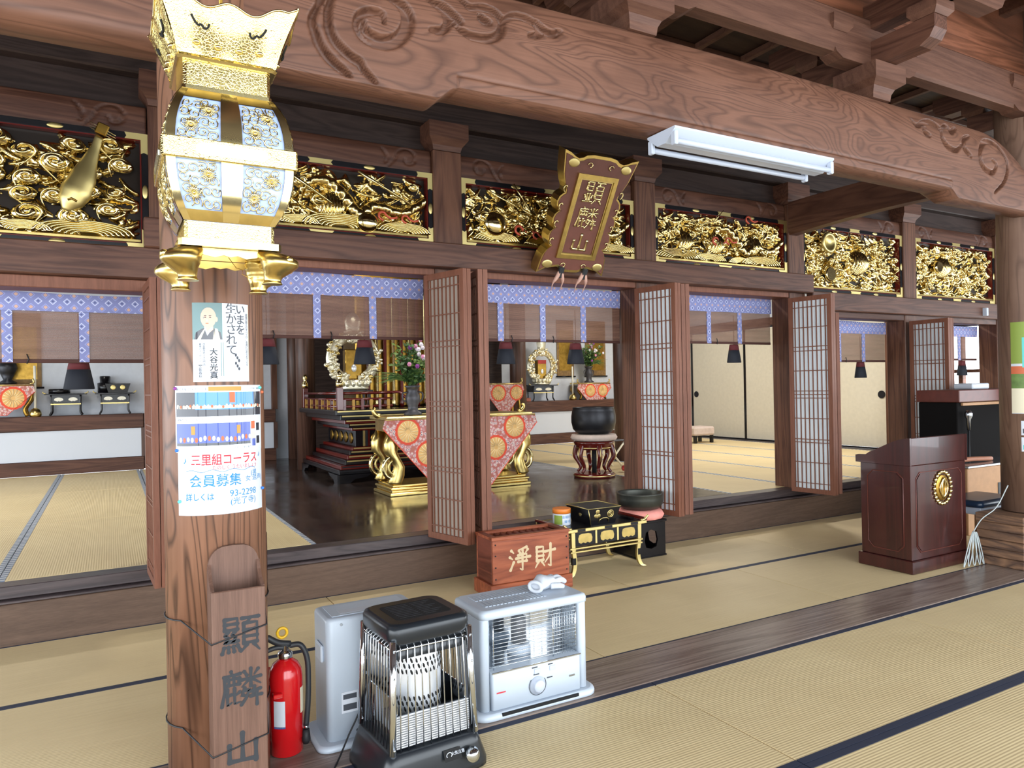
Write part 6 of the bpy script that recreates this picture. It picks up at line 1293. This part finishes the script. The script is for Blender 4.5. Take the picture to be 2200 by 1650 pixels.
flower_vase(8.38, 11.90, LZ+.342, .95, 'dark vase with pink camellia branches in the far wing altar', 180, 9, 1)
side_altar(5.40, 10.15, ZI+.002, .62, 1.16, 'gilt side altar table behind the middle offering table', 'orange chrysanthemum cloth glimpsed past the folded doors', .72, .46, [(-.10, 1.0, .13), (.22, 1.0, .12)])
small_table(7.22, 11.87, LZ, .62, 'black lacquer stand carrying the silvery halo ornament in the far wing'); shrine(7.25, 11.86, LZ+.3115, .92, 'silvery gilt halo ornament with red panel in the far wing', True)
for x, z0, z1, w, l in ((-1.05, 1.55, 2.6, .42, 'gilded hanging scroll behind the near wing altar'), (7.98, 1.62, 2.75, .40, 'brown hanging scroll behind the tall far candle'), (8.72, 1.62, 2.75, .50, 'brown hanging scroll behind the camellia vase')):
    sc_ = thing('hanging_scroll', l, 'scroll', (x, 12.138, 0)); MB().box(-w/2, w/2, -.006, 0, z0, z1).build('scroll_sheet', 'scroll_paper', sc_); MB().box(-w/2+.05, w/2-.05, -.0075, -.0062, z0+.12, z1-.2).build('scroll_picture', 'gold_dark', sc_); MB().cyl((-w/2-.03, -.012, z0), (w/2+.03, -.012, z0), .014, n=10).build('scroll_rod', 'black_lacquer', sc_)
MB().box(-.1, .1, -.06, .06, 0, .07, .006).build('offering_tray', 'box_wood', label='small wooden tray beside the far wing halo ornament', cat='tray', loc=(6.82, 11.78, LZ+.0005))
# big bell
rs = thing('bell_pedestal', 'red lacquer pedestal with gilt curved legs under the big bronze bell', 'pedestal', (5.09, 7.15, ZI+.001))
MB().lathe([(.245, 0), (.25, .02), (.24, .045), (.22, .05)], 36).build('pedestal_base', 'red_lacquer', rs); MB().lathe([(.2505, .020), (.2525, .026), (.2505, .032)], 36, capb=False, capt=False).build('gilt_band', 'gold_rough', rs)
for k in range(6):
    a = 2*math.pi*k/6+.2; c, s = math.cos(a), math.sin(a); pts = bez([(r*c, r*s, z) for r, z in ((.19, .42), (.225, .33), (.235, .25), (.19, .17), (.17, .11), (.205, .06))], 5); MB().tube(pts, [.036-.0008*i for i in range(len(pts))], 10).build('leg', 'red_lacquer', rs)
    MB().tube([(p[0]*1.13, p[1]*1.13, p[2]) for p in pts[2:14]], .006, 6).build('leg_gilding', 'gold_rough', rs)
MB().lathe([(.17, .33), (.21, .345), (.215, .375), (.24, .40), (.245, .43), (.22, .435)], 36).build('pedestal_top', 'red_lacquer', rs); MB().lathe([(.217, .350), (.220, .356), (.217, .362)], 36, capb=False, capt=False).build('gilt_band', 'gold_rough', rs); MB().cyl((0, 0, .05), (0, 0, .33), .03, n=10).build('inner_post', 'dark_recess', rs)
MB().lathe([(.20, 0), (.265, .01), (.283, .04), (.265, .075), (.2, .08)], 36).build('bell_cushion', 'cushion_cloth', label='pale ring cushion under the big bronze bell', cat='cushion', loc=(5.09, 7.15, ZI+.437))
MB().lathe([(.15, 0), (.21, .015), (.25, .06), (.268, .14), (.268, .21), (.258, .27), (.247, .31), (.252, .318), (.236, .32), (.232, .30), (.245, .2), (.2, .06), (.0001, .04)], 48).build('standing_bell', 'bronze', label='big dark bronze bowl bell on the red pedestal', cat='bell', loc=(5.09, 7.15, ZI+.519))
MB().lathe([(.012, 0), (.035, .02), (.03, .12), (.045, .18), (.03, .25), (.015, .3)], 16, M=Matrix.Rotation(H_, 4, 'Y')).build('bell_striker', 'red_cloth', label='red wrapped bell striker lying on the mat beyond the pedestal', cat='striker', loc=(5.62, 7.30, ZI+.05))
ks = thing('folding_stool', 'small folding stool frame behind the big bell', 'stool', (5.72, 7.72, ZI+.001))
for s in (-1, 1): MB().tube([(-.16, s*.15, .012), (.16, s*.15, .36)], .014, 8).build('leg', 'photo_cream', ks); MB().tube([(.16, s*.12, .012), (-.16, s*.12, .36)], .014, 8).build('leg', 'photo_cream', ks)
MB().box(-.18, .18, -.17, .17, .365, .385, .005).build('seat', 'bronze_grey', ks)
fs_ = thing('floor_stool', 'low patterned stool with black legs by the cream sliding doors', 'stool', (9.5, 10.05, ZI+.001)); MB().box(-.25, .25, -.2, .2, .14, .30, .03).build('seat', 'cushion_cloth', fs_)
for sx in (-1, 1):
    for sy in (-1, 1): MB().box(sx*.2-.025, sx*.2+.025, sy*.15-.025, sy*.15+.025, 0, .1395).build('leg', 'black_lacquer', fs_)

# ---- fill lamps added out of view to brighten the inner hall
def fill_lamp(x, y, power, label):
    t = thing('fill_lamp', label, 'lamp', (x, y, 3.598))
    MB().box(-.65, .65, -.12, .12, -.05, -.001, .008).build('fill_lamp_body', 'white_enamel', t)
    for s in (-1, 1): MB().cyl((-.6, s*.07, -.075), (.6, s*.07, -.075), .015, n=12).build('tube', 'fill_glow', t)
    l = bpy.data.lights.new('fill_light', 'AREA'); l.shape = 'RECTANGLE'; l.size = 1.2; l.size_y = .22; l.energy = power; l.color = (1, .95, .86)
    o = bpy.data.objects.new('fill_light', l); COL.objects.link(o); o.parent = t; o.location = (0, 0, -.10)
g_ = NT('fill_glow'); g_.set(Base_Color=(1, 1, 1, 1)); g_.b.inputs['Emission Color'].default_value = (1, .95, .86, 1); g_.b.inputs['Emission Strength'].default_value = 8
fill_lamp(8.5, 7.4, 72, 'added unseen fill lamp on the ceiling of the far wing room'); fill_lamp(8.5, 10.2, 42, 'added unseen fill lamp on the ceiling near the far wing altar'); fill_lamp(-1.2, 8.6, 38, 'added unseen fill lamp on the ceiling of the near wing room'); fill_lamp(3.3, 6.6, 36, 'added unseen fill lamp on the ceiling before the dais')
